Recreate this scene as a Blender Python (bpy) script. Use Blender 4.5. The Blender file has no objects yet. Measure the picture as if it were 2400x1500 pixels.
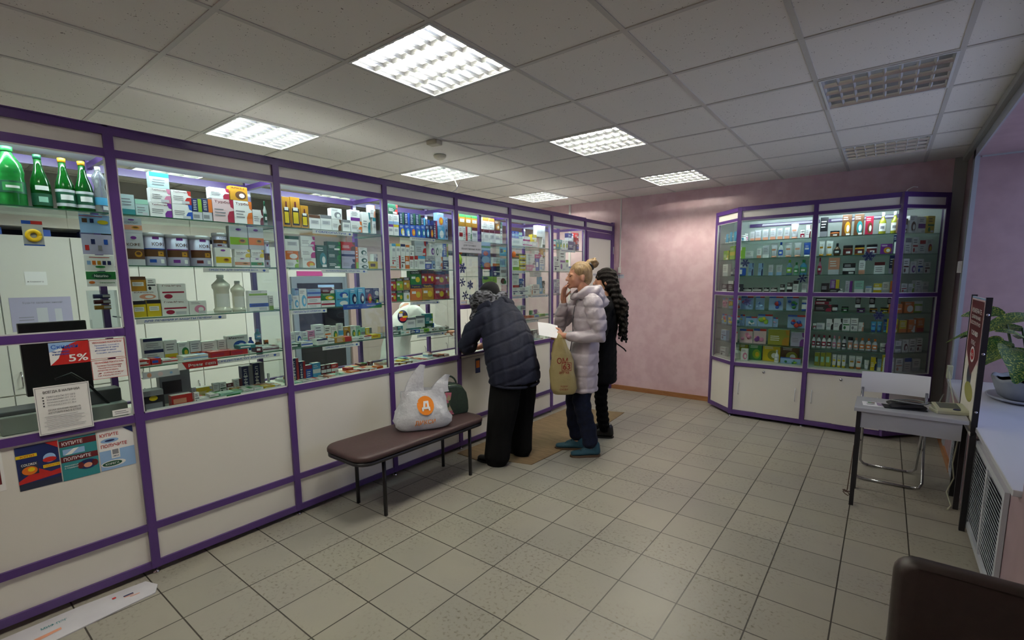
import bpy, bmesh, math, random
from mathutils import Vector, Matrix, Euler
random.seed(7)
SC = bpy.context.scene
COL = SC.collection
# ------------------------------------------------------------------ camera, world, exposure
cd = bpy.data.cameras.new('camera'); cam = bpy.data.objects.new('camera', cd); COL.objects.link(cam)
SC.camera = cam
cd.sensor_width = 36.0; cd.sensor_fit = 'HORIZONTAL'
cd.lens = 1125.045 / 2400 * 36
cd.shift_x = 13.862 / 2400; cd.shift_y = 57.069 / 2400
cd.clip_start = 0.02; cd.clip_end = 100
_r = ((0.78659144, 0.61738174, -0.01066252), (-0.07348657, 0.11074483, 0.9911283), (0.61308534, -0.77882948, 0.13248021))
_m = Matrix(((_r[0][0], _r[1][0], _r[2][0], 3.00589), (_r[0][1], _r[1][1], _r[2][1], 0.0), (_r[0][2], _r[1][2], _r[2][2], 1.55921), (0, 0, 0, 1)))
cam.matrix_world = _m
W = bpy.data.worlds.new('dusk_sky'); SC.world = W; W.use_nodes = True
W.node_tree.nodes['Background'].inputs[0].default_value = (0.66, 0.68, 0.80, 1)
W.node_tree.nodes['Background'].inputs[1].default_value = 1.7
SC.view_settings.view_transform = 'Standard'; SC.view_settings.look = 'None'
SC.view_settings.exposure = 0.5; SC.view_settings.gamma = 1
SC.view_settings.use_curve_mapping = False
SC.cycles.transparent_max_bounces = 32
SC.cycles.max_bounces = 7; SC.cycles.diffuse_bounces = 4; SC.cycles.glossy_bounces = 3
SC.cycles.sample_clamp_indirect = 6
TUBE = 125.0      # strength of the ceiling tubes
SHOW = 68.0      # strength of the showcase tubes

# ------------------------------------------------------------------ materials
def lin(h):
    if isinstance(h, str):
        h = [int(h[i:i + 2], 16) / 255 for i in (0, 2, 4)]
    return tuple((c / 12.92 if c <= .04045 else ((c + .055) / 1.055) ** 2.4) for c in h)
_mats = {}
def mat(name, col='808080', rough=.5, metal=0, **kw):
    if name in _mats: return _mats[name]
    m = bpy.data.materials.new(name); m.use_nodes = True
    b = m.node_tree.nodes['Principled BSDF']
    b.inputs['Base Color'].default_value = (*lin(col), 1)
    b.inputs['Roughness'].default_value = rough; b.inputs['Metallic'].default_value = metal
    for k, v in kw.items(): b.inputs[k.replace('_', ' ')].default_value = v
    _mats[name] = m; return m
def noise_mat(name, c1, c2, scale, rough=.6, detail=4, bump=0, bscale=None, lo=.35, hi=.65, extra=None, coord='Object', stretch=(1, 1, 1)):
    m = mat(name, c1, rough); nt = m.node_tree; N = nt.nodes; L = nt.links; b = N['Principled BSDF']
    tc = N.new('ShaderNodeTexCoord'); mp = N.new('ShaderNodeMapping'); mp.inputs['Scale'].default_value = stretch
    L.new(tc.outputs[coord], mp.inputs[0])
    n = N.new('ShaderNodeTexNoise'); n.inputs['Scale'].default_value = scale; n.inputs['Detail'].default_value = detail
    L.new(mp.outputs[0], n.inputs['Vector'])
    r = N.new('ShaderNodeValToRGB'); r.color_ramp.elements[0].position = lo; r.color_ramp.elements[1].position = hi
    r.color_ramp.elements[0].color = (*lin(c1), 1); r.color_ramp.elements[1].color = (*lin(c2), 1)
    L.new(n.outputs['Fac'], r.inputs[0]); L.new(r.outputs[0], b.inputs['Base Color'])
    if bump:
        n2 = N.new('ShaderNodeTexNoise'); n2.inputs['Scale'].default_value = bscale or scale * 3; L.new(mp.outputs[0], n2.inputs['Vector'])
        bp = N.new('ShaderNodeBump'); bp.inputs['Strength'].default_value = bump; bp.inputs['Distance'].default_value = .01
        L.new(n2.outputs['Fac'], bp.inputs['Height']); L.new(bp.outputs[0], b.inputs['Normal'])
    return m
def emis(name, col, s):
    if name in _mats: return _mats[name]
    m = bpy.data.materials.new(name); m.use_nodes = True; nt = m.node_tree
    nt.nodes.remove(nt.nodes['Principled BSDF']); e = nt.nodes.new('ShaderNodeEmission')
    e.inputs[0].default_value = (*lin(col), 1); e.inputs[1].default_value = s
    nt.links.new(e.outputs[0], nt.nodes['Material Output'].inputs[0]); _mats[name] = m; return m
def glass(name, tint='ffffff', gloss=1.0, base=0.03):
    m = bpy.data.materials.new(name); m.use_nodes = True; nt = m.node_tree; N = nt.nodes; L = nt.links
    N.remove(N['Principled BSDF'])
    t = N.new('ShaderNodeBsdfTransparent'); t.inputs[0].default_value = (*lin(tint), 1)
    g = N.new('ShaderNodeBsdfGlossy'); g.inputs['Roughness'].default_value = .02
    f = N.new('ShaderNodeFresnel'); f.inputs[0].default_value = 1.45
    mul = N.new('ShaderNodeMath'); mul.operation = 'MULTIPLY'; mul.inputs[1].default_value = gloss; L.new(f.outputs[0], mul.inputs[0])
    mx = N.new('ShaderNodeMixShader'); L.new(mul.outputs[0], mx.inputs[0]); L.new(t.outputs[0], mx.inputs[1]); L.new(g.outputs[0], mx.inputs[2])
    L.new(mx.outputs[0], N['Material Output'].inputs[0]); _mats[name] = m; return m
PURPLE = mat('purple_aluminium', '4a2d6e', .35, 0, Coat_Weight=.3)
WPAN = mat('white_melamine', 'dcd9d1', .32)
WPAN2 = mat('white_cabinet_board', 'dad9d0', .45)
WHITE = mat('white_paint', 'd8d6d2', .5)
PAPER = mat('paper', 'e6e6ea', .7)
GLASS = glass('clear_glass', 'f6fbf9', .38)
SHELFG = glass('shelf_glass', 'edf6f2', .5)
EDGEG = mat('green_glass_edge', '3f6f5c', .15)
BLACKM = mat('black_painted_metal', '15141a', .4)
CHROME = mat('chrome', 'b8b8bc', .15, 1)
ALU = mat('aluminium_edge', 'b4b4b8', .35, .8)
LIT = emis('fluorescent_tube', 'fffbe9', TUBE); LITS = emis('showcase_tube', 'eefcff', SHOW); LITC = emis('cabinet_tube', 'eefcff', SHOW * .7)
OFFT = mat('unlit_tube', 'd8dce0', .3)
MIRROR = mat('louvre_aluminium', 'e6e9ec', .32, 1)
CARD = noise_mat('brown_cardboard', '755f43', '846e50', 6, .8, stretch=(1, 5, 1))
DARKG = mat('grey_plastic', '57585c', .4)

# floor tiles: grout grid from world position, dirt speckle
def floor_mat():
    m = mat('floor_tiles', '85806f', .38); nt = m.node_tree; N = nt.nodes; L = nt.links; b = N['Principled BSDF']
    tc = N.new('ShaderNodeTexCoord'); mp = N.new('ShaderNodeMapping'); mp.inputs['Location'].default_value = (-.2218 + .6, -.0784, 0)
    L.new(tc.outputs['Object'], mp.inputs[0])
    br = N.new('ShaderNodeTexBrick'); br.offset = 0; br.squash = 1
    br.inputs['Scale'].default_value = 1; br.inputs['Mortar Size'].default_value = .0034; br.inputs['Mortar Smooth'].default_value = .1
    br.inputs['Brick Width'].default_value = .3; br.inputs['Row Height'].default_value = .3; br.inputs['Bias'].default_value = 0
    br.inputs['Color1'].default_value = (*lin('9b968b'), 1); br.inputs['Color2'].default_value = (*lin('928e84'), 1); br.inputs['Mortar'].default_value = (*lin('38342d'), 1)
    L.new(mp.outputs[0], br.inputs['Vector'])
    def noise(sc, det, lo, hi, c0, c1):
        n = N.new('ShaderNodeTexNoise'); n.inputs['Scale'].default_value = sc; n.inputs['Detail'].default_value = det; L.new(tc.outputs['Object'], n.inputs['Vector'])
        r = N.new('ShaderNodeValToRGB'); r.color_ramp.elements[0].position = lo; r.color_ramp.elements[1].position = hi
        r.color_ramp.elements[0].color = (*c0, 1); r.color_ramp.elements[1].color = (*c1, 1); L.new(n.outputs['Fac'], r.inputs[0]); return r
    a = noise(55, 6, .28, .46, (.45, .42, .36), (1, 1, 1)); c = noise(1.6, 3, .35, .65, (.9, .9, .93), (1.0, 1.0, .97)); d = noise(2.2, 2, .42, .6, (0, 0, 0), (1, 1, 1))
    m1 = N.new('ShaderNodeMix'); m1.data_type = 'RGBA'; m1.blend_type = 'MULTIPLY'; m1.inputs[0].default_value = 1
    L.new(br.outputs['Color'], m1.inputs[6]); L.new(c.outputs[0], m1.inputs[7])
    m2 = N.new('ShaderNodeMix'); m2.data_type = 'RGBA'; m2.blend_type = 'MULTIPLY'
    L.new(d.outputs[0], m2.inputs[0]); L.new(m1.outputs[2], m2.inputs[6]); L.new(a.outputs[0], m2.inputs[7])
    L.new(m2.outputs[2], b.inputs['Base Color'])
    bp = N.new('ShaderNodeBump'); bp.inputs['Strength'].default_value = .5; bp.inputs['Distance'].default_value = .002; bp.invert = True
    L.new(br.outputs['Fac'], bp.inputs['Height']); L.new(bp.outputs[0], b.inputs['Normal'])
    return m
FLOOR = floor_mat()
def ceil_mat():
    m = mat('mineral_ceiling_tile', 'e2dfda', .9); nt = m.node_tree; N = nt.nodes; L = nt.links; b = N['Principled BSDF']
    tc = N.new('ShaderNodeTexCoord'); v = N.new('ShaderNodeTexVoronoi'); v.inputs['Scale'].default_value = 75; L.new(tc.outputs['Object'], v.inputs['Vector'])
    r = N.new('ShaderNodeValToRGB'); r.color_ramp.elements[0].position = .1; r.color_ramp.elements[1].position = .16
    r.color_ramp.elements[0].color = (*lin('7a7670'), 1); r.color_ramp.elements[1].color = (*lin('e2dfda'), 1)
    n = N.new('ShaderNodeTexNoise'); n.inputs['Scale'].default_value = 30; L.new(tc.outputs['Object'], n.inputs['Vector'])
    ad = N.new('ShaderNodeMath'); ad.operation = 'ADD'; mu = N.new('ShaderNodeMath'); mu.operation = 'MULTIPLY_ADD'; mu.inputs[1].default_value = .9; mu.inputs[2].default_value = -.38
    L.new(n.outputs['Fac'], mu.inputs[0]); L.new(v.outputs['Distance'], ad.inputs[0]); L.new(mu.outputs[0], ad.inputs[1])
    L.new(ad.outputs[0], r.inputs[0]); L.new(r.outputs[0], b.inputs['Base Color']); return m
CEIL = ceil_mat()
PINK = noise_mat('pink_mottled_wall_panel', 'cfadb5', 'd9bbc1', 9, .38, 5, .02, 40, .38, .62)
PINK2 = noise_mat('dimmed_pink_reveal_panel', '9c848c', 'a48c94', 9, .35, 4, 0)  # greyer pink; darkened in the colour itself to show the niche's weaker light
TBAR = mat('ceiling_grid_bar', 'c2c0bc', .5)

# ------------------------------------------------------------------ mesh helpers
class MB:
    def __init__(s): s.bm = bmesh.new(); s.mats = []
    def mi(s, m):
        if m not in s.mats: s.mats.append(m)
        return s.mats.index(m)
    def box(s, x0, x1, y0, y1, z0, z1, m, M=None):
        v = [s.bm.verts.new(Vector(p) if M is None else M @ Vector(p)) for p in
             ((x0, y0, z0), (x1, y0, z0), (x1, y1, z0), (x0, y1, z0), (x0, y0, z1), (x1, y0, z1), (x1, y1, z1), (x0, y1, z1))]
        k = s.mi(m)
        for f in ((0, 3, 2, 1), (4, 5, 6, 7), (0, 1, 5, 4), (1, 2, 6, 5), (2, 3, 7, 6), (3, 0, 4, 7)):
            s.bm.faces.new([v[i] for i in f]).material_index = k
        return s
    def poly(s, pts, m, smooth=False):
        f = s.bm.faces.new([s.bm.verts.new(Vector(p)) for p in pts]); f.material_index = s.mi(m); f.smooth = smooth; return s
    def prism(s, pts, z0, z1, m, M=None):     # pts in xy counter-clockwise
        M = M or Matrix(); k = s.mi(m); n = len(pts)
        a = [s.bm.verts.new(M @ Vector((p[0], p[1], z0))) for p in pts]; b = [s.bm.verts.new(M @ Vector((p[0], p[1], z1))) for p in pts]
        s.bm.faces.new(a[::-1]).material_index = k; s.bm.faces.new(b).material_index = k
        for i in range(n): s.bm.faces.new([a[i], a[(i + 1) % n], b[(i + 1) % n], b[i]]).material_index = k
        return s
    def rings(s, rs, m, cap=True, smooth=True, closed=True):
        k = s.mi(m); V = [[s.bm.verts.new(p) for p in r] for r in rs]; n = len(V[0])
        for a, b in zip(V, V[1:]):
            for i in range(n if closed else n - 1):
                f = s.bm.faces.new([a[i], a[(i + 1) % n], b[(i + 1) % n], b[i]]); f.material_index = k; f.smooth = smooth
        if cap and closed:
            s.bm.faces.new(V[0][::-1]).material_index = k; s.bm.faces.new(V[-1]).material_index = k
        return s
    def lathe(s, prof, c, m, n=20, M=None, sx=1, sy=1):
        c = Vector(c); M = M or Matrix()
        return s.rings([[M @ (c + Vector((r * sx * math.cos(2 * math.pi * i / n), r * sy * math.sin(2 * math.pi * i / n), z))) for i in range(n)] for r, z in prof], m)
    def tube(s, pts, r, m, n=10, cap=True):
        pts = [Vector(p) for p in pts]; R = []; up = None
        for i, p in enumerate(pts):
            t = (pts[min(i + 1, len(pts) - 1)] - pts[max(i - 1, 0)]).normalized()
            if up is None: up = t.orthogonal().normalized()
            up = (up - t * up.dot(t)).normalized(); w = t.cross(up); rr = r[i] if isinstance(r, (list, tuple)) else r
            R.append([p + up * rr * math.cos(2 * math.pi * k / n) + w * rr * math.sin(2 * math.pi * k / n) for k in range(n)])
        return s.rings(R, m, cap)
    def text(s, t, M, m, w=None, h=None, ext=0, bold=0, center=False):
        V, F, bw, bh, x0, y0 = textgeo(t, bold); k = s.mi(m)
        sx = w / bw if w else None; sy = h / bh if h else sx
        if sx is None: sx = sy
        ox = -(x0 + bw / 2) if center else -x0
        vs = [s.bm.verts.new(M @ Vector(((v[0] + ox) * sx, (v[1] - y0) * sy, ext))) for v in V]
        for f in F:
            try: s.bm.faces.new([vs[i] for i in f]).material_index = k
            except ValueError: pass
        return s
    def build(s, name, parent=None, loc=None, rz=None, bevel=0, shade=False, M=None):
        me = bpy.data.meshes.new(name); s.bm.to_mesh(me); s.bm.free()
        for m in s.mats: me.materials.append(m)
        o = bpy.data.objects.new(name, me); COL.objects.link(o)
        if parent: o.parent = parent
        if M is not None: o.matrix_local = M
        if loc is not None: o.location = loc
        if rz is not None: o.rotation_euler = (0, 0, rz)
        if bevel:
            b = o.modifiers.new('b', 'BEVEL'); b.width = bevel; b.segments = 2; b.limit_method = 'ANGLE'; b.angle_limit = .6
        return o
_tx = {}
def textgeo(t, bold=0):
    if (t, bold) in _tx: return _tx[(t, bold)]
    c = bpy.data.curves.new('t', 'FONT'); c.body = t; c.resolution_u = 3; c.offset = bold * .45
    o = bpy.data.objects.new('t', c); COL.objects.link(o)
    dg = bpy.context.evaluated_depsgraph_get(); e = o.evaluated_get(dg); me = e.to_mesh()
    V = [tuple(v.co) for v in me.vertices]; F = [tuple(p.vertices) for p in me.polygons]
    e.to_mesh_clear(); bpy.data.objects.remove(o); bpy.data.curves.remove(c)
    if not V: V = [(0, 0, 0), (1, 0, 0), (0, 1, 0)]; F = []
    xs = [v[0] for v in V]; ys = [v[1] for v in V]
    _tx[(t, bold)] = (V, F, max(xs) - min(xs), max(ys) - min(ys), min(xs), min(ys)); return _tx[(t, bold)]
def tag(o, label, cat, group=None, kind=None):
    if label: o['label'] = label
    if cat: o['category'] = cat
    if group: o['group'] = group
    if kind: o['kind'] = kind
    return o
def empty(name, loc, label, cat, group=None, rz=0, kind=None):
    o = bpy.data.objects.new(name, None); COL.objects.link(o); o.empty_display_size = .1
    o.location = loc; o.rotation_euler = (0, 0, rz); return tag(o, label, cat, group, kind)
def frameM(o, u, v):
    u = Vector(u).normalized(); v = Vector(v).normalized(); w = u.cross(v)
    return Matrix(((u.x, v.x, w.x, o[0]), (u.y, v.y, w.y, o[1]), (u.z, v.z, w.z, o[2]), (0, 0, 0, 1)))
PAL = dict(w='ebebe9', lg='c4c6cc', gr='85868c', dk='1c1c22', red='b3221e', crim='9c1438', mar='5e181e', ora='d8701c', gold='b8841a', yel='dcc018', lime='86b02a',
           grn='2a8040', dgr='175038', teal='2c8086', cyan='4fa8d4', blu='1c50ae', navy='162458', pur='722a8c', pnk='d484a4', brn='5c3a1e', sal='d49478', mint='9ccfba',
           lbl='8fb2da', teaw='b6cfcf', pkw='e0c4c8', lil='b0acc6', milk='e4e1d4', wg='c8d8d0', olv='98982c', mag='b02878', dkb='20283c')
def C(k, rough=.42):
    return mat('ink_' + k, PAL[k], rough)
# layered flat print: patches on a frame. kinds: (x0,y0,x1,y1,col) rect, ('e',cx,cy,rx,ry,col), ('p',[(x,y)..],col), ('t',x,y,w,h,str,col[,bold])
def prints(mb, M, items, d=.0004):
    z = d
    for it in items:
        if it[0] == 'e':
            _, cx, cy, rx, ry, c = it
            mb.poly([M @ Vector((cx + rx * math.cos(k * math.pi / 9), cy + ry * math.sin(k * math.pi / 9), z)) for k in range(18)], C(c))
        elif it[0] == 'p': mb.poly([M @ Vector((x, y, z)) for x, y in it[1]], C(it[2]))
        elif it[0] == 't':
            mb.text(it[5], M @ Matrix.Translation((it[1], it[2], 0)), C(it[6]), w=it[3], h=it[4], ext=z + d, bold=it[7] if len(it) > 7 else .02)
        else:
            x0, y0, x1, y1, c = it; mb.poly([M @ Vector(p) for p in ((x0, y0, z), (x1, y0, z), (x1, y1, z), (x0, y1, z))], C(c))
        z += d * .35
def sheet(name, o, u, v, w, h, base, items, parent=None, t=.0012, d=.0004):
    mb = MB(); M = frameM((0, 0, 0), u, v); mb.box(0, w, 0, h, -t, 0, C(base), M); prints(mb, M, items, d)
    return mb.build(name, parent, loc=o)
def lines(x0, x1, y1, y0, n, c, th=.35, rnd=.25):
    r = []; st = (y1 - y0) / n
    for i in range(n):
        a = y1 - st * (i + .5); r.append((x0 + random.random() * rnd * (x1 - x0) * .3, a - st * th / 2, x1 - random.random() * rnd * (x1 - x0), a + st * th / 2, c))
    return r
ITEMS = {
 (2, 1.91, -0.08): """b;995;1092;1910;1993;w;blu;4;|b;1143;1193;1910;1963;lg;gr;0;|b;891;993;1910;1989;w;pur;4;Турбослим|b;1314;1420;1910;2049;w;ora;4;Турбо|b;1197;1314;1910;2047;pkw;crim;4;Турбо|b;1092;1142;1910;1960;lg;gr;0;|b;829;887;1910;1997;teaw;mint;1;|b;765;828;1910;2015;teaw;teal;2;|b;1421;1485;1910;2006;w;mar;4;|p;1490;1515;1910;2065;wg;dgr;1;|b;1144;1197;1963;2037;navy;ora;6;|b;1093;1143;1960;2032;navy;lime;6;|b;898;994;1989;2065;w;pnk;4;Турбослим|b;996;1092;1993;2067;w;red;4;Турбослим|b;1187;1295;2047;2108;w;crim;4;|b;1300;1401;2049;2131;gold;brn;5;МКЦ|b;903;993;2065;2146;teaw;teal;1;""",
 (2, 1.655, -0.08): """c;850;957;1655;1831;lil;blu;7;КОФЕ|b;765;848;1655;1822;lg;brn;7;КОФЕ|c;959;1071;1655;1830;lil;pur;7;КОФЕ|c;1074;1187;1655;1829;lil;mar;7;КОФЕ|b;1294;1384;1655;1714;w;sal;7;|b;1191;1276;1655;1767;w;yel;7;|b;1388;1466;1655;1715;w;grn;7;|c;1479;1515;1655;1820;lil;mar;7;|b;1298;1388;1714;1761;w;yel;4;ЧАЙ|b;1393;1471;1715;1763;w;yel;4;ЧАЙ|b;1277;1382;1761;1898;lg;lime;7;|c;1194;1275;1767;1852;lil;brn;0;ЧАЙ|b;1385;1478;1763;1900;lg;ora;7;|b;760;849;1822;1900;lg;sal;7;КОМПОТ""",
 (2, 1.385, -0.08): """b;1030;1120;1385;1462;w;pnk;5;|b;898;1028;1385;1471;w;crim;9;Гепа-Мерц|b;832;896;1385;1475;yel;dk;8;|b;766;829;1385;1472;yel;dk;8;|p;1273;1352;1385;1573;milk;lg;2;|p;1174;1272;1385;1610;milk;lg;2;|b;1358;1477;1385;1467;w;blu;3;микролакс|b;1480;1509;1385;1478;w;lime;2;|b;1360;1474;1467;1512;w;lime;3;|b;897;1023;1471;1560;w;crim;9;Гепа-Мерц|b;770;888;1475;1522;w;sal;5;КАРСИЛ|b;840;885;1522;1588;w;dk;9;|b;768;840;1522;1599;gold;brn;8;""",
 (2, 1.127, -0.2): """b;925;990;1127;1239;w;yel;2;|b;828;921;1127;1194;w;navy;1;|b;1054;1113;1127;1223;w;ora;2;|b;1258;1387;1127;1231;w;blu;5;Маалокс|b;993;1052;1127;1219;w;grn;5;|o;1389;1429;1127;1211;blu;navy;2;|o;1433;1476;1127;1189;brn;lg;2;|b;1203;1254;1127;1214;w;ora;2;|b;1490;1515;1127;1184;brn;ora;1;|b;1116;1202;1127;1212;w;ora;2;|b;828;920;1194;1258;w;navy;1;|o;1436;1476;1189;1260;teal;cyan;2;""",
 (2, 1.127, -0.06): """f;819;865;1127;1161;red;blu;0;|f;1218;1319;1127;1159;red;crim;0;|f;762;816;1127;1160;red;w;0;Ренни|f;969;1097;1127;1155;w;lbl;3;|f;1409;1515;1127;1155;w;mar;3;|f;1107;1216;1127;1161;red;crim;0;|f;1369;1406;1127;1161;mar;w;0;|f;869;943;1127;1151;w;red;3;|f;1269;1367;1159;1182;teal;w;0;""",
 (2, 1.127, -0.15): """f;1460;1515;1127;1155;w;mint;0;|f;979;1095;1127;1149;w;lbl;3;|f;1399;1457;1127;1155;cyan;w;0;|f;1100;1206;1127;1156;red;w;0;|f;1210;1294;1127;1154;red;w;0;""",
 (2, 0.872, -0.22): """b;888;1046;872;1056;gr;dk;0;|b;1072;1160;872;932;yel;lg;4;|b;1201;1241;872;944;w;dgr;9;|b;1287;1338;872;949;w;mar;6;|b;1163;1199;872;946;w;grn;2;|b;1411;1482;872;1035;navy;gr;6;ЛИНОЛ|b;1505;1515;872;953;w;grn;4;|b;1243;1282;872;932;mar;w;3;|b;1339;1409;872;1024;navy;gr;6;ЛИНОЛ|b;1047;1071;872;940;lg;brn;2;""",
 (2, 0.872, -0.07): """f;1147;1269;872;905;mint;grn;3;|f;1278;1339;872;906;w;grn;3;|f;1343;1400;872;903;w;mint;0;|f;1404;1473;872;900;yel;gold;3;|f;1477;1515;872;897;w;sal;3;|b;895;1000;872;940;red;sal;0;|f;1088;1137;872;912;w;grn;3;|f;1036;1084;872;897;w;lg;0;|b;1008;1035;872;938;w;gr;9;|m;763;864;872;990;dk;yel;0;""",
 (2, 0.872, -0.16): """f;1253;1344;872;900;gold;w;0;|f;1424;1515;872;897;sal;w;0;|f;1349;1419;872;897;w;sal;0;""",
 (3, 1.92, -0.08): """b;1733;1789;1920;2066;gold;brn;10;|b;1666;1732;1920;2112;gold;dk;10;|b;1611;1664;1920;2107;gold;dk;10;|b;1790;1873;1920;2013;w;brn;8;|b;2113;2208;1920;2000;w;ora;4;|b;1874;1960;1920;2018;w;gr;8;|b;2213;2284;1920;2073;w;teal;4;|b;1961;2033;1920;1998;w;brn;4;|b;2046;2110;1920;2001;w;gr;8;|b;2305;2335;1920;2039;w;teal;8;|b;1959;2045;1998;2073;w;gr;5;|b;2113;2194;2000;2079;w;pur;2;|b;2285;2335;2039;2131;w;sal;4;""",
 (3, 1.655, -0.08): """b;1611;1697;1655;1709;w;lime;4;|b;1725;1822;1655;1723;w;ora;5;|b;1828;1910;1655;1812;dgr;teal;5;|b;1913;2017;1655;1716;dgr;grn;4;|b;2022;2133;1655;1724;lil;navy;4;|b;2141;2162;1655;1814;ora;lime;2;|b;2163;2251;1655;1696;w;dgr;5;|b;2260;2335;1655;1712;yel;brn;0;|b;2166;2247;1696;1752;w;dgr;5;|b;1613;1699;1709;1765;ora;w;5;|b;1914;2019;1716;1780;dgr;grn;4;|b;2298;2335;1712;1768;w;navy;4;|b;1718;1821;1723;1797;w;mag;4;|b;2023;2137;1724;1784;lil;navy;3;|b;2168;2243;1752;1811;w;dgr;5;|b;1613;1708;1765;1862;w;dgr;8;|b;1915;2021;1780;1842;dgr;grn;4;|b;2023;2140;1784;1846;red;brn;4;|b;1720;1824;1797;1867;w;mag;4;""",
 (3, 1.385, -0.08): """b;1603;1638;1385;1482;lbl;w;4;|b;1639;1683;1385;1472;w;cyan;5;|b;1685;1739;1385;1517;w;cyan;5;|b;1843;1949;1385;1431;w;crim;3;|b;1740;1839;1385;1418;w;red;1;|b;2073;2138;1385;1512;cyan;navy;5;|b;1957;2064;1385;1442;cyan;w;5;ОТОК|b;2278;2335;1385;1449;navy;grn;5;КАЛЬЦ|b;2142;2207;1385;1518;cyan;navy;5;|b;2208;2273;1385;1511;navy;red;5;|b;1741;1841;1418;1464;w;red;1;|b;1846;1952;1431;1480;grn;yel;5;|b;1958;2068;1442;1506;cyan;blu;5;|b;2278;2335;1449;1510;navy;w;5;КАЛЬЦ|b;1744;1844;1464;1513;lbl;blu;3;|b;1656;1684;1472;1521;lbl;navy;1;|b;1848;1949;1480;1523;mar;w;4;""",
 (3, 1.127, -0.18): """b;2026;2069;1127;1251;w;cyan;3;|b;1971;2023;1127;1236;w;grn;5;|b;1837;1912;1127;1256;w;lg;9;|b;1913;1969;1127;1243;w;ora;9;|b;2071;2129;1127;1223;gold;brn;5;|b;1650;1690;1127;1220;w;lbl;2;|b;1692;1739;1127;1221;w;blu;5;|b;2131;2179;1127;1227;w;grn;5;|b;1743;1784;1127;1216;w;mint;9;|b;2223;2262;1127;1205;mint;gr;3;|b;2180;2222;1127;1222;mint;grn;5;|b;1786;1836;1127;1220;pnk;w;9;|b;2264;2325;1127;1199;yel;gr;6;""",
 (3, 1.127, -0.06): """f;1918;2056;1127;1163;gold;red;6;|f;1778;1862;1127;1168;w;navy;1;|f;1866;1916;1127;1161;w;gr;3;|f;1590;1661;1127;1154;dgr;w;0;|f;2060;2111;1127;1151;w;lg;3;|f;2234;2317;1127;1157;yel;gold;0;|f;1665;1749;1127;1161;w;blu;3;|f;2164;2232;1127;1154;w;red;1;|f;2115;2160;1127;1150;w;dgr;3;|f;2322;2335;1127;1158;lbl;w;0;""",
 (3, 1.127, -0.13): """f;2017;2119;1127;1145;w;red;0;|f;1920;1997;1127;1143;w;mint;0;|f;2123;2219;1127;1142;mint;w;0;|f;1824;1894;1127;1139;w;red;0;|f;1723;1818;1127;1150;w;navy;1;|f;2223;2335;1127;1143;w;grn;0;""",
 (3, 0.872, -0.2): """b;2299;2335;872;924;mar;gr;3;|b;1815;1878;872;979;cyan;w;3;|b;1762;1812;872;972;blu;crim;1;|b;1716;1762;872;1005;navy;red;6;ЛИНОЛ|b;1924;1962;872;955;mar;w;3;|b;1963;2022;872;953;red;w;3;|b;1881;1923;872;954;mar;w;3;|b;1664;1713;872;1034;navy;red;6;ЛИНОЛ""",
 (3, 0.872, -0.07): """f;2280;2335;872;900;ora;red;0;|f;2213;2275;872;895;w;ora;0;|f;1783;1850;872;889;w;mar;3;|f;2141;2209;872;893;mar;w;0;|f;1855;1914;872;895;sal;w;0;|f;1722;1781;872;893;w;red;3;|f;1599;1660;872;891;mint;w;3;|f;1664;1718;872;894;w;gr;3;|f;1984;2041;872;891;mint;ora;1;|f;2045;2117;872;896;ora;red;0;""",
 (3, 0.872, -0.15): """f;2310;2335;872;890;red;w;0;|f;2235;2306;872;891;ora;w;0;|f;1993;2060;872;890;w;sal;0;|f;1917;1979;872;887;mint;w;0;|f;2159;2231;872;891;w;red;0;|f;1851;1914;872;887;w;red;0;""",
 (4, 1.92, -0.08): """b;2449;2500;1920;2003;w;pur;8;|b;2502;2554;1920;2004;w;yel;8;|b;2560;2615;1920;2010;blu;yel;5;|b;2616;2671;1920;2013;blu;cyan;5;|b;2672;2731;1920;2014;blu;ora;5;|b;2789;2838;1920;2023;blu;teal;5;|b;2733;2786;1920;2017;blu;teal;5;|b;3063;3105;1920;2059;lbl;navy;5;|b;2840;2884;1920;2028;navy;cyan;5;|b;2982;3059;1920;2032;cyan;w;5;|b;2887;2932;1920;2030;navy;ora;5;|b;2934;2976;1920;2073;navy;crim;6;МЕНТ|b;2449;2499;2003;2082;w;lbl;2;|b;2500;2559;2004;2083;w;lbl;2;|b;2566;2613;2010;2105;navy;dgr;6;|b;2617;2671;2013;2108;navy;blu;6;|b;2672;2732;2014;2109;navy;dgr;6;|b;2734;2788;2017;2110;navy;dgr;6;|b;2791;2840;2023;2084;navy;cyan;6;|b;2841;2888;2028;2074;navy;blu;6;|b;2977;3056;2032;2144;lbl;ora;5;|b;3063;3105;2059;2113;lbl;blu;5;|b;2452;2550;2083;2158;dgr;red;4;""",
 (4, 1.66, -0.08): """b;3033;3105;1660;1770;navy;w;1;|b;2942;3029;1660;1768;w;ora;4;|b;2452;2512;1660;1687;w;ora;3;|b;2824;2897;1660;1723;blu;w;1;|b;2655;2695;1660;1764;w;red;1;|b;2516;2560;1660;1764;w;red;6;|b;2706;2744;1660;1768;w;red;1;|b;2900;2938;1660;1732;lbl;navy;5;|b;2609;2651;1660;1764;ora;w;3;|b;2564;2606;1660;1765;w;brn;9;|b;2746;2823;1660;1769;w;cyan;8;|b;2470;2514;1687;1760;w;red;9;|b;2839;2940;1732;1774;lg;gr;9;|b;2475;2515;1760;1856;w;cyan;8;|b;2517;2562;1764;1858;w;yel;8;|b;2565;2613;1765;1857;w;navy;8;|b;2660;2705;1764;1850;w;gr;9;|b;2615;2656;1764;1853;w;ora;8;|b;2717;2839;1769;1893;lg;red;4;|b;2881;2940;1774;1872;w;pur;5;|b;2942;2989;1768;1883;w;dgr;5;|b;3044;3104;1770;1884;blu;lime;6;|b;2991;3042;1768;1884;w;blu;4;""",
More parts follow.
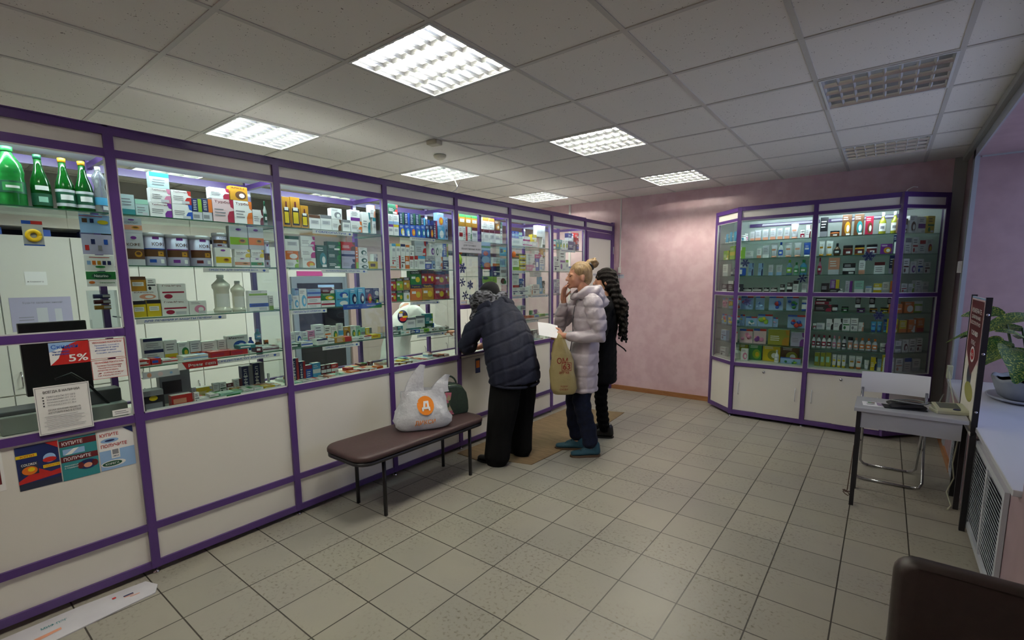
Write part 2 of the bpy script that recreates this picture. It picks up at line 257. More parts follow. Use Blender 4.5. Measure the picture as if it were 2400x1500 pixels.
 (4, 1.4, -0.08): """b;3056;3105;1400;1529;crim;navy;11;|b;2780;2911;1400;1536;gold;navy;11;TheraFlu|b;2920;3051;1400;1525;crim;navy;11;|b;2578;2643;1400;1489;w;dk;11;COLDREX|b;2652;2777;1400;1530;ora;navy;11;Терафлю|b;2445;2504;1400;1485;red;dk;11;COLDREX|b;2506;2574;1400;1486;grn;dk;11;COLDREX|b;2447;2506;1485;1581;red;dk;11;COLDREX|b;2580;2648;1489;1591;gold;dk;11;COLDREX|b;2508;2577;1486;1584;lime;dk;11;COLDREX|b;3060;3105;1529;1650;crim;navy;11;|b;2925;3055;1525;1644;crim;navy;11;|b;2848;2924;1536;1650;crim;navy;11;|b;2777;2846;1536;1650;crim;navy;11;|b;2654;2775;1530;1645;grn;dk;11;COLDREX""",
 (4, 1.127, -0.15): """b;2686;2815;1127;1162;teal;blu;0;|b;2559;2615;1127;1192;teal;gr;5;|b;2510;2557;1127;1188;gr;mar;4;|b;2877;2970;1127;1186;dgr;blu;4;|b;2758;2861;1162;1263;w;gr;8;|b;2654;2755;1162;1253;w;gr;8;|b;2867;2958;1186;1274;teal;lime;4;""",
 (4, 1.127, -0.08): """f;2787;2844;1127;1153;lime;grn;0;|f;2853;2936;1127;1152;w;brn;5;|f;2585;2634;1127;1152;w;sal;0;|f;2740;2784;1127;1152;w;gr;3;|f;2689;2738;1127;1153;blu;w;0;|f;2533;2581;1127;1154;w;mint;0;|f;3018;3092;1127;1150;w;brn;5;|f;2452;2531;1127;1157;dgr;w;0;|f;2638;2684;1127;1151;navy;w;3;|f;2939;3013;1127;1149;w;brn;5;""",
 (4, 0.872, -0.07): """f;2571;2638;872;896;brn;w;0;|f;2509;2567;872;893;gold;w;0;|f;2441;2505;872;899;mar;w;0;|f;2854;2929;872;888;navy;w;0;|f;2759;2849;872;891;red;w;0;|f;2680;2755;872;894;w;red;0;|f;2932;3013;872;889;sal;ora;1;|f;2932;3009;890;907;mar;ora;1;|f;3017;3074;872;886;sal;red;3;|f;3017;3070;887;900;w;red;3;""",
 (4, 0.872, -0.16): """f;3024;3105;872;889;blu;w;0;|f;2588;2676;872;897;yel;mar;0;|f;2764;2862;872;888;ora;w;0;|f;2681;2760;872;888;w;gr;0;|f;2519;2585;872;891;yel;gold;0;""",
 (5, 1.92, -0.08): """b;3248;3297;1920;2051;w;red;3;|b;3299;3359;1920;2053;w;red;6;|b;3362;3418;1920;2053;w;grn;4;|b;3420;3501;1920;2053;w;mar;8;|b;3846;3880;1920;2074;w;mint;9;|b;3504;3590;1920;2049;w;mar;8;|b;3592;3674;1920;2048;w;mar;8;|b;3676;3756;1920;2049;w;mar;8;|b;3758;3842;1920;2048;w;mar;8;|b;3418;3501;2053;2160;gold;grn;8;|b;3250;3331;2053;2160;gold;grn;8;|b;3334;3415;2053;2160;gold;grn;8;|b;3671;3752;2049;2160;w;ora;1;|b;3575;3667;2048;2160;w;ora;1;|b;3755;3845;2048;2145;brn;gold;5;|b;3848;3880;2074;2138;dgr;mint;4;""",
 (5, 1.6, -0.08): """b;3721;3840;1600;1698;navy;w;9;|b;3718;3842;1698;1788;w;ora;2;""",
 (6, 1.92, -0.08): """b;4602;4660;1920;2035;w;dgr;2;|b;4489;4660;2035;2160;w;lg;0;|b;4041;4222;1920;1995;w;lg;0;|b;4227;4400;1920;1954;w;mag;3;|b;4402;4510;1920;1976;lg;w;0;|b;4232;4365;1954;2023;w;mag;3;|b;4401;4488;1976;2054;yel;w;3;|b;4040;4087;1995;2065;blu;lbl;3;|b;4089;4158;1995;2065;blu;cyan;3;|b;4160;4221;1995;2059;mint;blu;3;""",
 (6, 1.66, -0.08): """b;4286;4467;1660;1725;pnk;w;4;|b;4472;4542;1660;1797;blu;w;0;|b;4545;4646;1660;1799;w;lbl;9;|b;4648;4660;1660;1819;w;lbl;9;|b;4045;4159;1660;1781;w;lime;2;|b;4163;4281;1660;1717;yel;dk;8;|b;4164;4282;1717;1777;yel;dk;8;|b;4292;4462;1725;1769;w;gr;4;|b;4297;4451;1769;1843;w;lg;9;|b;4042;4158;1781;1834;brn;ora;3;|b;4165;4283;1777;1840;yel;dk;8;|b;4457;4609;1799;1841;mag;w;4;|b;4610;4660;1819;1904;gold;w;5;|b;4452;4558;1841;1880;w;red;4;""",
 (6, 1.4, -0.08): """b;4146;4330;1400;1482;w;navy;9;|b;4549;4604;1400;1492;cyan;w;0;|b;4041;4136;1400;1480;w;navy;9;|b;4413;4546;1400;1509;w;gr;9;|b;4356;4408;1400;1495;w;ora;4;|b;4612;4660;1400;1465;w;yel;5;|b;4161;4244;1482;1522;navy;w;4;|b;4044;4156;1480;1565;w;red;2;|b;4552;4596;1492;1592;cyan;lbl;0;|b;4605;4660;1465;1548;dgr;w;4;|b;4419;4579;1592;1650;w;lg;9;|b;4161;4245;1522;1574;blu;w;4;|b;4041;4157;1565;1627;w;navy;1;""",
 (6, 1.14, -0.15): """t;4568;4647;1140;1217;pur;w;2;|b;4227;4322;1140;1225;w;teal;9;|t;4480;4555;1140;1213;grn;w;2;|b;4278;4367;1225;1277;lg;gr;3;|b;4138;4223;1140;1207;navy;cyan;4;""",
 (6, 1.14, -0.08): """f;4205;4305;1140;1170;red;gold;0;|f;4556;4660;1140;1170;lime;grn;0;|f;4309;4437;1140;1164;ora;red;0;|f;4454;4539;1140;1164;lbl;blu;0;|f;4140;4202;1140;1163;cyan;w;0;""",
 (6, 0.872, -0.15): """b;4641;4660;872;923;w;lime;2;|b;4507;4606;872;986;gr;w;5;|b;4418;4502;872;985;brn;dk;4;""",
 (7, 1.92, -0.08): """b;5376;5430;1920;1997;navy;blu;3;|b;5359;5430;1997;2073;red;w;4;|b;4888;4957;1920;2028;teal;grn;5;|b;5171;5344;1920;2023;navy;gr;4;|b;4959;5026;1920;2030;teal;grn;5;|b;4835;4884;1920;2006;w;red;3;|b;5100;5163;1920;2033;w;grn;5;|b;5029;5096;1920;2031;w;grn;5;|b;5318;5430;2073;2134;red;gr;4;|b;5164;5290;2023;2067;lg;w;0;|b;5159;5289;2067;2120;navy;w;4;""",
 (7, 1.66, -0.08): """b;4846;4969;1660;1777;w;navy;9;|b;4974;5109;1660;1908;w;pur;9;|b;5112;5179;1660;1797;w;lime;8;|b;5184;5311;1660;1718;w;blu;1;|b;5317;5430;1660;1728;brn;gold;4;|b;4846;4938;1777;1830;w;navy;4;""",
 (7, 1.4, -0.08): """b;4849;4961;1400;1478;lil;navy;9;|b;4914;4970;1478;1564;w;pur;9;|b;4844;4909;1478;1564;lil;w;9;""",
 (8, 1.952, 5.88): """t;2181;2251;1952;2111;lg;sal;2;|b;2318;2365;1952;2086;w;mar;4;|b;1993;2044;1952;2075;lg;sal;2;|b;1799;1842;1952;2055;lg;sal;2;|b;1847;1904;1952;2066;lg;sal;2;|b;2126;2175;1952;2073;lg;sal;2;|b;1922;1974;1952;2070;lg;sal;2;|j;1740;1775;1952;2039;w;pnk;2;|b;2062;2111;1952;2072;lg;sal;2;|j;2267;2310;1952;2039;w;crim;4;""",
 (9, 1.952, 5.88): """b;2808;2870;1952;2131;crim;brn;5;|o;3000;3060;1952;2161;olv;w;2;|o;2911;2969;1952;2159;olv;w;2;|b;2719;2795;1952;2158;brn;teal;5;|b;2622;2698;1952;2161;brn;gold;5;|j;2524;2606;1952;2015;ora;brn;2;|b;2440;2504;1952;2153;dk;gr;2;""",
 (8, 1.765, 5.88): """t;2003;2070;1765;1918;lg;sal;2;|t;2219;2291;1765;1918;lg;sal;2;|b;1873;1918;1765;1873;w;sal;2;|p;2076;2123;1765;1929;lg;blu;2;|t;2136;2205;1765;1920;lg;sal;2;|t;2307;2371;1765;1913;blu;w;2;|b;1929;1993;1765;1899;lg;w;2;|b;1756;1834;1765;1848;w;lg;2;|b;1740;1750;1765;1847;w;lg;2;""",
 (9, 1.765, 5.88): """b;3032;3065;1765;1942;navy;grn;5;|b;2939;3031;1765;1863;pur;gold;5;|j;2830;2917;1765;1866;lg;mar;2;|j;2738;2818;1765;1865;gold;mar;2;|j;2643;2725;1765;1866;brn;mar;2;|o;2563;2629;1765;1891;brn;dk;4;|t;2499;2562;1765;1920;w;gold;2;|t;2440;2490;1765;1922;w;gold;2;""",
 (8, 1.58, 5.88): """p;1740;1765;1580;1706;w;cyan;2;|b;1797;1847;1580;1717;lbl;navy;4;|b;1896;1942;1580;1713;lbl;navy;4;|p;2283;2350;1580;1739;cyan;grn;2;|b;1997;2041;1580;1693;lg;lbl;2;|p;2229;2278;1580;1713;mint;grn;2;|b;2073;2124;1580;1689;lg;lbl;2;|p;2162;2216;1580;1741;lbl;lime;2;""",
 (9, 1.58, 5.88): """b;2905;2987;1580;1694;w;mar;1;|b;2784;2835;1580;1714;w;sal;2;|b;3016;3065;1580;1755;navy;lil;2;|b;2656;2758;1580;1690;dk;w;3;|o;2440;2480;1580;1755;pnk;crim;2;|b;2534;2628;1580;1748;sal;lg;2;""",
 (8, 1.4, 5.88): """b;1855;1940;1400;1449;dk;w;3;|b;1963;2012;1400;1451;dk;w;3;|b;2031;2089;1400;1450;dk;w;3;|b;2118;2161;1400;1485;dk;w;3;|b;2182;2230;1400;1503;dk;w;3;|b;2239;2287;1400;1522;w;dk;1;|b;2317;2362;1400;1494;lg;w;2;|b;1740;1753;1400;1445;dk;w;3;|b;1756;1839;1400;1447;dk;w;3;""",
 (9, 1.4, 5.88): """b;2557;2669;1400;1439;dk;w;4;|b;2761;2837;1400;1516;mint;w;2;|b;2852;2902;1400;1464;w;lbl;1;|b;2913;2978;1400;1489;yel;w;3;|b;2982;3034;1400;1503;w;lg;2;|b;2487;2555;1400;1495;dk;gr;0;|b;2688;2748;1400;1516;lg;pur;6;|b;2562;2640;1439;1530;pur;yel;6;""",
 (8, 1.208, 5.88): """x;1740;1864;1208;1360;lbl;red;0;|x;1886;1975;1208;1360;lbl;blu;0;|x;2017;2154;1208;1360;blu;red;0;|x;2184;2297;1208;1360;blu;grn;0;|j;2324;2375;1208;1321;blu;w;2;""",
 (9, 1.208, 5.88): """j;2980;3053;1208;1261;yel;dk;0;|j;2898;2960;1208;1257;gold;dk;0;|j;2670;2731;1208;1261;grn;dk;2;|j;2796;2864;1208;1253;pur;dk;0;|j;2589;2643;1208;1278;dk;w;0;|b;2440;2589;1208;1277;dk;crim;4;|b;2782;2825;1253;1360;dk;w;2;|b;2892;2937;1257;1360;dk;w;2;|b;3030;3065;1261;1360;dk;w;2;|f;2443;2563;1277;1309;crim;w;0;|f;2446;2579;1309;1342;dk;w;0;""",
 (8, 1.023, 5.88): """x;2206;2381;1023;1161;blu;red;0;|x;2070;2116;1023;1127;lil;pnk;0;|x;1918;2064;1023;1158;lime;yel;0;|x;1794;1913;1023;1128;teal;w;0;|x;1740;1787;1023;1149;lbl;yel;0;""",
 (9, 1.023, 5.88): """j;2440;2469;1023;1078;w;crim;2;|b;2473;2543;1023;1086;w;lg;0;|b;2618;2689;1023;1139;w;dk;4;|t;2918;2963;1023;1122;cyan;blu;2;|t;3014;3056;1023;1146;blu;cyan;2;|b;2692;2755;1023;1144;w;grn;9;|t;2967;3010;1023;1123;cyan;blu;2;|b;2555;2615;1023;1132;w;dk;4;|b;2759;2819;1023;1148;w;gr;9;|b;2822;2866;1023;1107;w;sal;4;""",
 (8, 0.83, 5.88): """x;1884;2011;830;996;pnk;pur;0;|b;2032;2235;830;998;olv;gold;4;|x;1741;1878;830;986;pnk;crim;0;|b;2251;2373;830;978;lil;pur;4;""",
 (9, 0.83, 5.88): """o;2440;2473;830;964;w;crim;0;|o;2478;2520;830;963;w;mar;0;|o;2525;2566;830;962;w;crim;0;|o;2571;2612;830;964;w;mar;0;|o;2657;2693;830;960;lg;sal;0;|o;2616;2652;830;961;lg;pnk;0;|o;2697;2737;830;960;lg;dk;0;|j;2746;2789;830;956;lg;sal;0;|o;2794;2837;830;953;lg;sal;0;|o;2892;2938;830;953;lg;ora;0;|o;2841;2888;830;953;lg;ora;0;|o;2942;2988;830;950;lg;ora;0;|j;3005;3058;830;913;w;gr;0;""",
 (8, 0.64, 5.82): """x;2169;2360;640;709;lime;grn;0;|b;1781;1852;640;772;w;pnk;5;|p;2110;2156;640;781;w;lg;0;""",
 (8, 0.64, 5.92): """b;1740;1831;640;820;olv;lime;5;|b;1843;1972;640;820;grn;lime;5;|b;2161;2331;640;820;brn;olv;5;|b;1983;2155;640;820;yel;olv;5;""",
 (9, 0.64, 5.88): """b;2574;2620;640;787;olv;mint;0;|b;2528;2570;640;782;olv;mint;0;|b;2476;2523;640;780;olv;mint;0;|t;2628;2665;640;772;w;yel;2;|t;2670;2706;640;771;w;yel;2;|t;2709;2746;640;771;w;yel;2;|t;2768;2820;640;770;w;gold;2;|t;2824;2876;640;769;w;ora;2;|b;2944;2993;640;772;yel;navy;4;|b;3030;3065;640;801;yel;navy;4;|t;2894;2932;640;738;w;lg;2;|b;2998;3027;640;755;lbl;w;2;""",
 (2, 0.872, -0.145): """f;1001;1082;872;895;w;red;3;|f;1155;1230;872;890;w;w;3;""",
 (3, 0.872, -0.145): """f;1601;1659;872;895;mint;grn;1;|f;1601;1655;896;917;sal;grn;3;|f;2063;2120;872;893;ora;ora;1;|f;2063;2116;894;913;red;ora;3;""",
 (3, 0.872, -0.26): """f;1601;1680;872;891;w;w;1;|f;1684;1772;872;886;mint;lg;1;|f;1776;1867;872;894;mint;ora;3;|f;1776;1863;895;915;sal;grn;1;|f;1951;2019;872;891;w;blu;1;|f;1951;2015;892;911;mar;w;3;|f;2158;2250;872;895;mint;ora;3;|f;2254;2327;872;889;w;red;1;|f;2254;2323;890;905;mar;grn;1;""",
 (4, 0.872, -0.235): """f;2421;2501;872;889;sal;lg;3;|f;2505;2572;872;894;w;grn;3;|f;2576;2661;872;893;lbl;w;1;|f;2665;2729;872;887;sal;red;3;|f;2665;2725;888;902;mint;blu;0;|f;2733;2792;872;895;w;red;0;|f;2796;2883;872;889;w;lg;1;|f;2961;3020;872;887;lbl;grn;1;|f;2961;3016;888;903;w;red;3;|f;3024;3087;872;886;lg;w;0;""",
 (6, 0.872, -0.07): """f;4234;4327;872;891;lbl;grn;1;|f;4234;4323;892;909;mint;lg;0;|f;4425;4486;872;895;mint;blu;3;|f;4490;4548;872;888;lbl;w;3;|f;4552;4609;872;895;w;red;0;""",
 (7, 0.872, -0.07): """f;4751;4817;872;894;w;red;0;|f;4821;4885;872;888;lbl;lg;0;|f;4889;4978;872;892;lg;w;1;|f;4889;4974;893;911;mint;red;3;|f;4982;5059;872;889;w;lg;0;|f;5063;5150;872;887;w;lg;3;|f;5154;5213;872;888;w;red;1;|f;5217;5299;872;889;sal;blu;0;|f;5303;5364;872;890;w;grn;0;|f;5303;5360;891;908;w;red;1;|f;5368;5417;872;892;w;grn;1;""",
 (5, 0.872, -0.12): """f;3563;3650;872;890;w;w;0;|f;3563;3646;891;908;lbl;ora;3;|f;3654;3712;872;887;w;red;1;|f;3815;3857;872;887;lg;ora;0;|f;3815;3853;888;902;sal;grn;3;""",
 (2, 1.127, -0.25): """f;845;901;1127;1141;w;grn;0;|f;905;988;1127;1144;w;w;0;|f;1177;1265;1127;1146;mint;w;3;|f;1177;1261;1147;1165;w;grn;0;|f;1351;1414;1127;1147;w;grn;3;|f;1418;1497;1127;1147;sal;grn;1;""",
 (6, 1.14, -0.07): """f;4001;4074;1140;1161;w;w;3;|f;4001;4070;1162;1181;lg;w;0;|f;4078;4135;1140;1159;w;grn;3;|f;4078;4131;1160;1178;w;w;1;""",
 (7, 1.14, -0.08): """f;4751;4841;1140;1161;mint;grn;3;|f;4845;4924;1140;1157;mar;blu;1;|f;4928;4992;1140;1157;ora;blu;3;|f;4996;5072;1140;1160;w;blu;3;|f;5139;5226;1140;1159;w;w;3;|f;5230;5315;1140;1163;w;w;1;|f;5319;5380;1140;1163;mar;w;0;|f;5319;5376;1164;1185;sal;w;1;""",
}
# ------------------------------------------------------------------ room shell
H = 2.6415; XL = -3.5; XR = 3.52; YB = 6.28; YF = -1.6
def struct(mb, name, **k):
    o = mb.build(name, **k); o['kind'] = 'structure'; return o
struct(MB().box(XL - .1, XR + 1.0, YF - .1, YB + .1, -.1, 0, FLOOR), 'floor')
struct(MB().box(XL - .1, XR + .9, YB, YB + .1, 0, 2.9, PINK), 'wall_back')
struct(MB().box(XL - .1, XL, YF, YB, 0, 2.9, mat('grey_staff_wall', '8d8a88', .7)), 'wall_left')
struct(MB().box(XL - .1, XR + .9, YF - .1, YF, 0, 2.9, PINK), 'wall_front')
NY0, NY1, NZ0, NZ1, NX = 2.83, 5.65, .66, 2.53, 4.2
w = MB()
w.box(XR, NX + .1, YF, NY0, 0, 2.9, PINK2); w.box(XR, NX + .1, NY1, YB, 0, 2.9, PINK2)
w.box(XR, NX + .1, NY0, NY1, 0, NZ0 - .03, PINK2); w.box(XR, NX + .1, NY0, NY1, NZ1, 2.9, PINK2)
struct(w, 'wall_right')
# window in the niche
w = MB(); WP = mat('window_plastic', 'd4d8de', .35)
for y in (NY0 + .035, (NY0 * 2 + NY1) / 3, (NY0 + NY1 * 2) / 3, NY1 - .035): w.box(NX - .07, NX, y - .035, y + .035, NZ0, NZ1, WP)
for z in (NZ0 + .035, NZ1 - .035): w.box(NX - .071, NX + .001, NY0, NY1, z - .035, z + .035, WP)
wo = struct(w, 'window_1'); MB().box(NX - .04, NX - .034, NY0, NY1, NZ0, NZ1, glass('window_glass', 'eef4ff', .5)).build('window_pane', wo)
o = struct(MB().box(XR - .03, NX - .07, NY0 + .002, NY1 - .002, NZ0 - .03, NZ0, mat('white_window_sill', 'c9ccd6', .22)), 'window_2', bevel=.004); o.name = 'window_sill'; 
# trims
GT = mat('pale_grey_corner_trim', '9aa0a8', .4); GD = mat('grey_trim', '9a9b97', .5)
struct(MB().box(XR - .012, XR, NY1 - .03, NY1 + .1, 0, NZ1 + .08, GT), 'trim_1')
struct(MB().box(XR - .012, XR, NY0, NY1 + .1, NZ1 - .01, NZ1 + .06, GT), 'trim_2')
struct(MB().box(XR - .04, XR, NY1 + .1, YB, NZ1 + .07, H, GD).box(XR - .04, XR, YF, NY1 + .1, NZ1 + .06, H, GD), 'trim_3')
struct(MB().box(3.43, XR - .002, YB - .035, YB, .0, H, GD), 'trim_4')
struct(MB().box(XR + .001, XR + .02, NY1 - .006, NY1 + .0, NZ0, NZ1, GT).box(3.55, NX, NY1 - .012, NY1, NZ1 - .012, NZ1, GT), 'trim_5')
WOOD = noise_mat('orange_wood_skirting', '8a5a34', '9c6a40', 8, .45, stretch=(1, 12, 12))
struct(MB().box(.04, 1.36, YB - .016, YB, 0, .06, WOOD).box(.0, .75, YB - .02, YB, .0, .052, WOOD), 'baseboard_back')
struct(MB().box(XR - .016, XR, 5.05, YB, 0, .06, WOOD), 'baseboard_right')
# lamps positions (grid cell origin)
GX, GY = .816, 1.52
lit = [(i, j) for i in (-2, -1, 0) for j in (-1, 0, 1, 2)]
LAMPS = [(i, j, i <= 0) for (i, j) in [(-1, 0), (-1, 1), (-1, 2), (0, 0), (0, 1), (0, 2), (1, 1), (1, 2), (-2, 0), (-2, 1), (0, -1), (1, 0), (1, -1)]]
cells = set()
for i, j, l in LAMPS: cells.add((3 * i, 3 * j))
c = MB(); nx0 = -8; ny0 = -6
for ix in range(nx0, 6):
    for iy in range(ny0, 9):
        if (ix, iy) in cells: continue
        x0 = max(XL, GX + .6 * ix); x1 = min(XR, GX + .6 * ix + .6); y0 = max(YF, GY + .6 * iy); y1 = min(YB, GY + .6 * iy + .6)
        if x1 - x0 < .01 or y1 - y0 < .01: continue
        c.box(x0, x1, y0, y1, H + .004, H + .02, CEIL)
for ix in range(nx0, 7):
    x = GX + .6 * ix
    if XL < x < XR - .03: c.box(x - .012, x + .012, YF, YB, H, H + .0045, TBAR)
for iy in range(ny0, 10):
    y = GY + .6 * iy
    if YF < y < YB: c.box(XL, XR, y - .012, y + .012, H - .0003, H + .004, TBAR)
c.box(XL, NX + .1, YF, YB, 2.9, 2.95, CEIL)
struct(c, 'ceiling')

# ------------------------------------------------------------------ ceiling lamps
LW = mat('lamp_white_enamel', 'd9dbdb', .35)
def make_lamp(lit, tm=None):
    r = bpy.data.objects.new('ceiling_lamp', None); COL.objects.link(r)
    S = .592; f = MB(); a = .008
    f.box(a, S, a, a + .012, -.004, .09, LW).box(a, S, S - .012, S, -.004, .09, LW).box(a, a + .012, a + .012, S - .012, -.004, .09, LW).box(S - .012, S, a + .012, S - .012, -.004, .09, LW)
    f.box(a, S, a, S, .09, .1, LW); f.build('housing', r)
    g = MB(); y0 = .022; pitch = (S - .014 - y0) / 4
    for k in range(4):
        yc = y0 + pitch * (k + .5)
        t = MB().tube([(.03, yc, .038), (S - .02, yc, .038)], .008, tm or (LIT if lit else OFFT), 10); t.build('tube', r)
    # longitudinal reflectors: curved V profiles along x
    for k in range(5):
        yc = y0 + pitch * k; prof = [(.001, 0.0), (.003, .007), (.006, .013), (.011, .019)]
        for sgn in (-1, 1):
            if (k == 0 and sgn < 0) or (k == 4 and sgn > 0): continue
            for (d0, z0), (d1, z1) in zip(prof, prof[1:]):
                g.poly([(.02, yc + sgn * d0, z0), (S - .012, yc + sgn * d0, z0), (S - .012, yc + sgn * d1, z1), (.02, yc + sgn * d1, z1)], MIRROR)
    nb = 8
    for k in range(nb + 1):
        xc = .02 + (S - .032) * k / nb
        for q in range(4):
            ya = y0 + pitch * q; yb = ya + pitch; n = 6
            for sgn in (-1, 1):
                for e in range(2):
                    z0 = e * .009; z1 = z0 + .009; d0 = .0008 + e * .0025; d1 = .0008 + (e + 1) * .0025 + e * .003
                    g.poly([(xc + sgn * d0, ya, z0 + .002), (xc + sgn * d0, yb, z0 + .002), (xc + sgn * d1, yb, z1 + .002), (xc + sgn * d1, ya, z1 + .002)], MIRROR)
    g.build('louvre', r); return r
def copy_tree(o, parent=None):
    c = o.copy(); COL.objects.link(c); c.parent = parent
    for ch in o.children: copy_tree(ch, c)
    return c
protoL = {True: make_lamp(True), False: make_lamp(False), 'staff': make_lamp(True, emis('staff_tube', 'fbffee', TUBE * 1.5))}; used = set()
LL = {(-1, 0): 'lit square louvred ceiling lamp above the counter cabinet with canned drinks', (-1, 1): 'lit ceiling lamp above the counter with a cord hanging down from it',
      (-1, 2): 'lit ceiling lamp above the counter, the farthest one toward the pink wall', (0, 0): 'brightest and largest-looking lit louvred lamp over the middle of the room',
      (0, 1): 'lit louvred ceiling lamp over the middle of the room, second from the camera', (0, 2): 'small-looking lit louvred lamp nearest the pink wall, over the room middle',
      (1, 1): 'unlit louvred ceiling lamp with blue reflections, top right of the room', (1, 2): 'unlit louvred ceiling lamp close above the corner glass cabinet',
      (-2, 0): 'lit ceiling lamp far behind the white staff cupboards, seen over them', (-2, 1): 'ceiling lamp of the staff area seen over the tall fridge',
      (0, -1): 'lit louvred ceiling lamp over the room behind the camera', (1, 0): 'unlit louvred ceiling lamp by the window beside the camera', (1, -1): 'unlit louvred ceiling lamp behind the camera by the window wall'}
for i, j, l in LAMPS:
    if i < 0: l = 'staff'
    o = protoL[l] if l not in used else copy_tree(protoL[l]); used.add(l)
    o.location = (GX + 1.8 * i, GY + 1.8 * j, H); tag(o, LL[(i, j)], 'lamp', 'square louvred lamps in the ceiling')

# ------------------------------------------------------------------ counter cabinets (faces +x)
YC = [-.085, .728, 1.544, 2.367, 3.135, 3.908, 4.688, 5.458, 6.25]
SH = [1.91, 1.655, 1.385, 1.127]
D = .39
names = ['white and purple counter cabinet holding mineral water bottles, with a monitor behind it', 'counter cabinet with purple frame, coffee tins and red antacid packets inside',
         'counter cabinet with purple frame, golden elixir boxes and green box stacks inside', 'counter cabinet with purple frame, blue toothpaste boxes and dark cold remedy boxes',
         'cash window section of the counter with snowflake stickers and sliding panes', 'counter cabinet behind the blonde woman, with pale boxes on four shelves', 'narrow far counter cabinet beside the white staff door']
def bay(i):
    y0, y1 = YC[i], YC[i + 1]; hw = .02; win = i == 4
    r = empty('display_counter', (0, y0, 0), names[i], 'counter', 'purple framed counter cabinets in one long row'); L = y1 - y0
    def b(mb, x0, x1, a0, a1, z0, z1, m): return mb.box(x0, x1, a0, a1, z0, z1, m)
    f = MB()
    e0 = hw; e1 = L - hw
    b(f, -.04, 0, -hw, hw, .03, 2.312, PURPLE)
    if i == 6: pass
    for z0, z1 in ((.03, .07), (.245, .283), (.848, .888), (2.172, 2.21), (2.275, 2.312)): b(f, -.04, -.002 if z0 != 2.275 else 0, e0, e1, z0, z1, PURPLE)
    if i == 0 or win: b(f, -.04, -.002, e0, e1, 1.303, 1.34, PURPLE)
    b(f, -.04, .006, -hw - .0, e1 + .02, 2.312, 2.318, PURPLE)
    f.build('frame', r)
    k = MB(); b(k, -.03, -.016, e0, e1, .07, .245, WPAN); k.build('kick_panel', r)
    k = MB(); b(k, -.03, -.016, e0, e1, .283, .848, WPAN); k.build('lower_panel', r)
    k = MB(); b(k, -.03, -.016, e0, e1, 2.21, 2.275, WPAN); k.build('header_panel', r)
    k = MB(); b(k, -D, -.04, e0 - hw, e1 + hw, 2.215, 2.225, mat('white_roof_board', 'e4e6e4', .6)); k.build('roof_board', r)
    k = MB(); k.tube([(-.05, e0 + .03, 2.197), (-.05, e1 - .03, 2.197)], .008, LITS, 8); k.box(-.055, -.045, e0 + .01, e0 + .03, 2.19, 2.2145, LW).box(-.055, -.045, e1 - .03, e1 - .01, 2.19, 2.2145, LW); k.build('light_tube', r)
    g = MB()
    ALW = mat('white_gasket', 'c8c8c8', .4)
    zz = [(.888, 1.303), (1.34, 2.172)] if i == 0 else ([(1.34, 2.172)] if win else [(.888, 2.172)])
    for z0, z1 in zz:
        g.box(-.014, -.010, e0, e1, z0, z1, GLASS)
        for (a0, a1, c0, c1) in ((e0, e1, z0, z0 + .006), (e0, e1, z1 - .006, z1), (e0, e0 + .006, z0, z1), (e1 - .006, e1, z0, z1)): g.box(-.016, -.004, a0, a1, c0, c1, ALW)
    g.build('glass_pane', r)
    bf = MB()     # back uprights and rails
    b(bf, -D - .03, -D, -.015, .015, .888, 2.24, PURPLE); b(bf, -D - .03, -D, .015, L - .015, 2.16, 2.2, PURPLE); b(bf, -D - .03, -D, .015, L - .015, .85, .885, PURPLE)
    b(bf, -D, -.04, -.012, .012, 2.17, 2.2, PURPLE)
    if i == 6: b(bf, -D - .03, -D, L - .015, L + .015, .888, 2.24, PURPLE); b(bf, -D, -.04, L - .012, L + .012, 2.17, 2.2, PURPLE)
    if win: b(bf, -.05, -.02, .33, .352, 1.34, 2.172, PURPLE)
    bf.build('back_frame', r)
    k = MB(); b(k, -.004 - D + .01, -.041, -.003, .0, .9, 2.165, GLASS); k.build('side_glass', r) if i in (2, 3, 6) else k.bm.free()
    b2 = MB(); b(b2, -D, -.018 if not win else -.0, e0 - hw + .001, e1 + hw - .001, .852, .872, WPAN if not win else WPAN)
    b2.build('base_board', r)
    b2 = MB(); b(b2, -D, -D + .012, e0 - .018, e1 + .018, .03, .85, WPAN); b2.build('back_board', r)
    hs = SH if i in (1, 2, 3, 5, 6) else ([SH[0]] if i == 0 else [])
    for n, z in enumerate(hs):
        if i == 3 and n == 2: z = 1.4
        s = MB(); x0, x1, y_0, y_1 = -D + .005, -.03, e0 + .002, e1 - .002
        s.box(x0, x1, y_0, y_1, z - .006, z, SHELFG)
        s.box(x1, x1 + .001, y_0, y_1, z - .006, z, EDGEG)
        s.box(x0, x1, y_0 - .001, y_0, z - .006, z, EDGEG); s.box(x0, x1, y_1, y_1 + .001, z - .006, z, EDGEG)
        s.build('glass_shelf', r)
    if win:
        s = MB(); s.box(-.37, -.03, e0, e1, 1.914, 1.92, SHELFG).box(-.03, -.029, e0, e1, 1.914, 1.92, EDGEG); s.build('glass_shelf', r)
        s = MB(); s.box(-.37, -.052, .355, e1, 1.594, 1.6, SHELFG).box(-.052, -.051, .355, e1, 1.594, 1.6, EDGEG); s.build('glass_shelf', r)
    # adjustable feet
    s = MB(); s.lathe([(.018, 0), (.02, .004), (.008, .01), (.006, .03)], (-.02, 0, 0), CHROME, 12); s.build('foot', r)
    return r
bays = [bay(i) for i in range(7)]
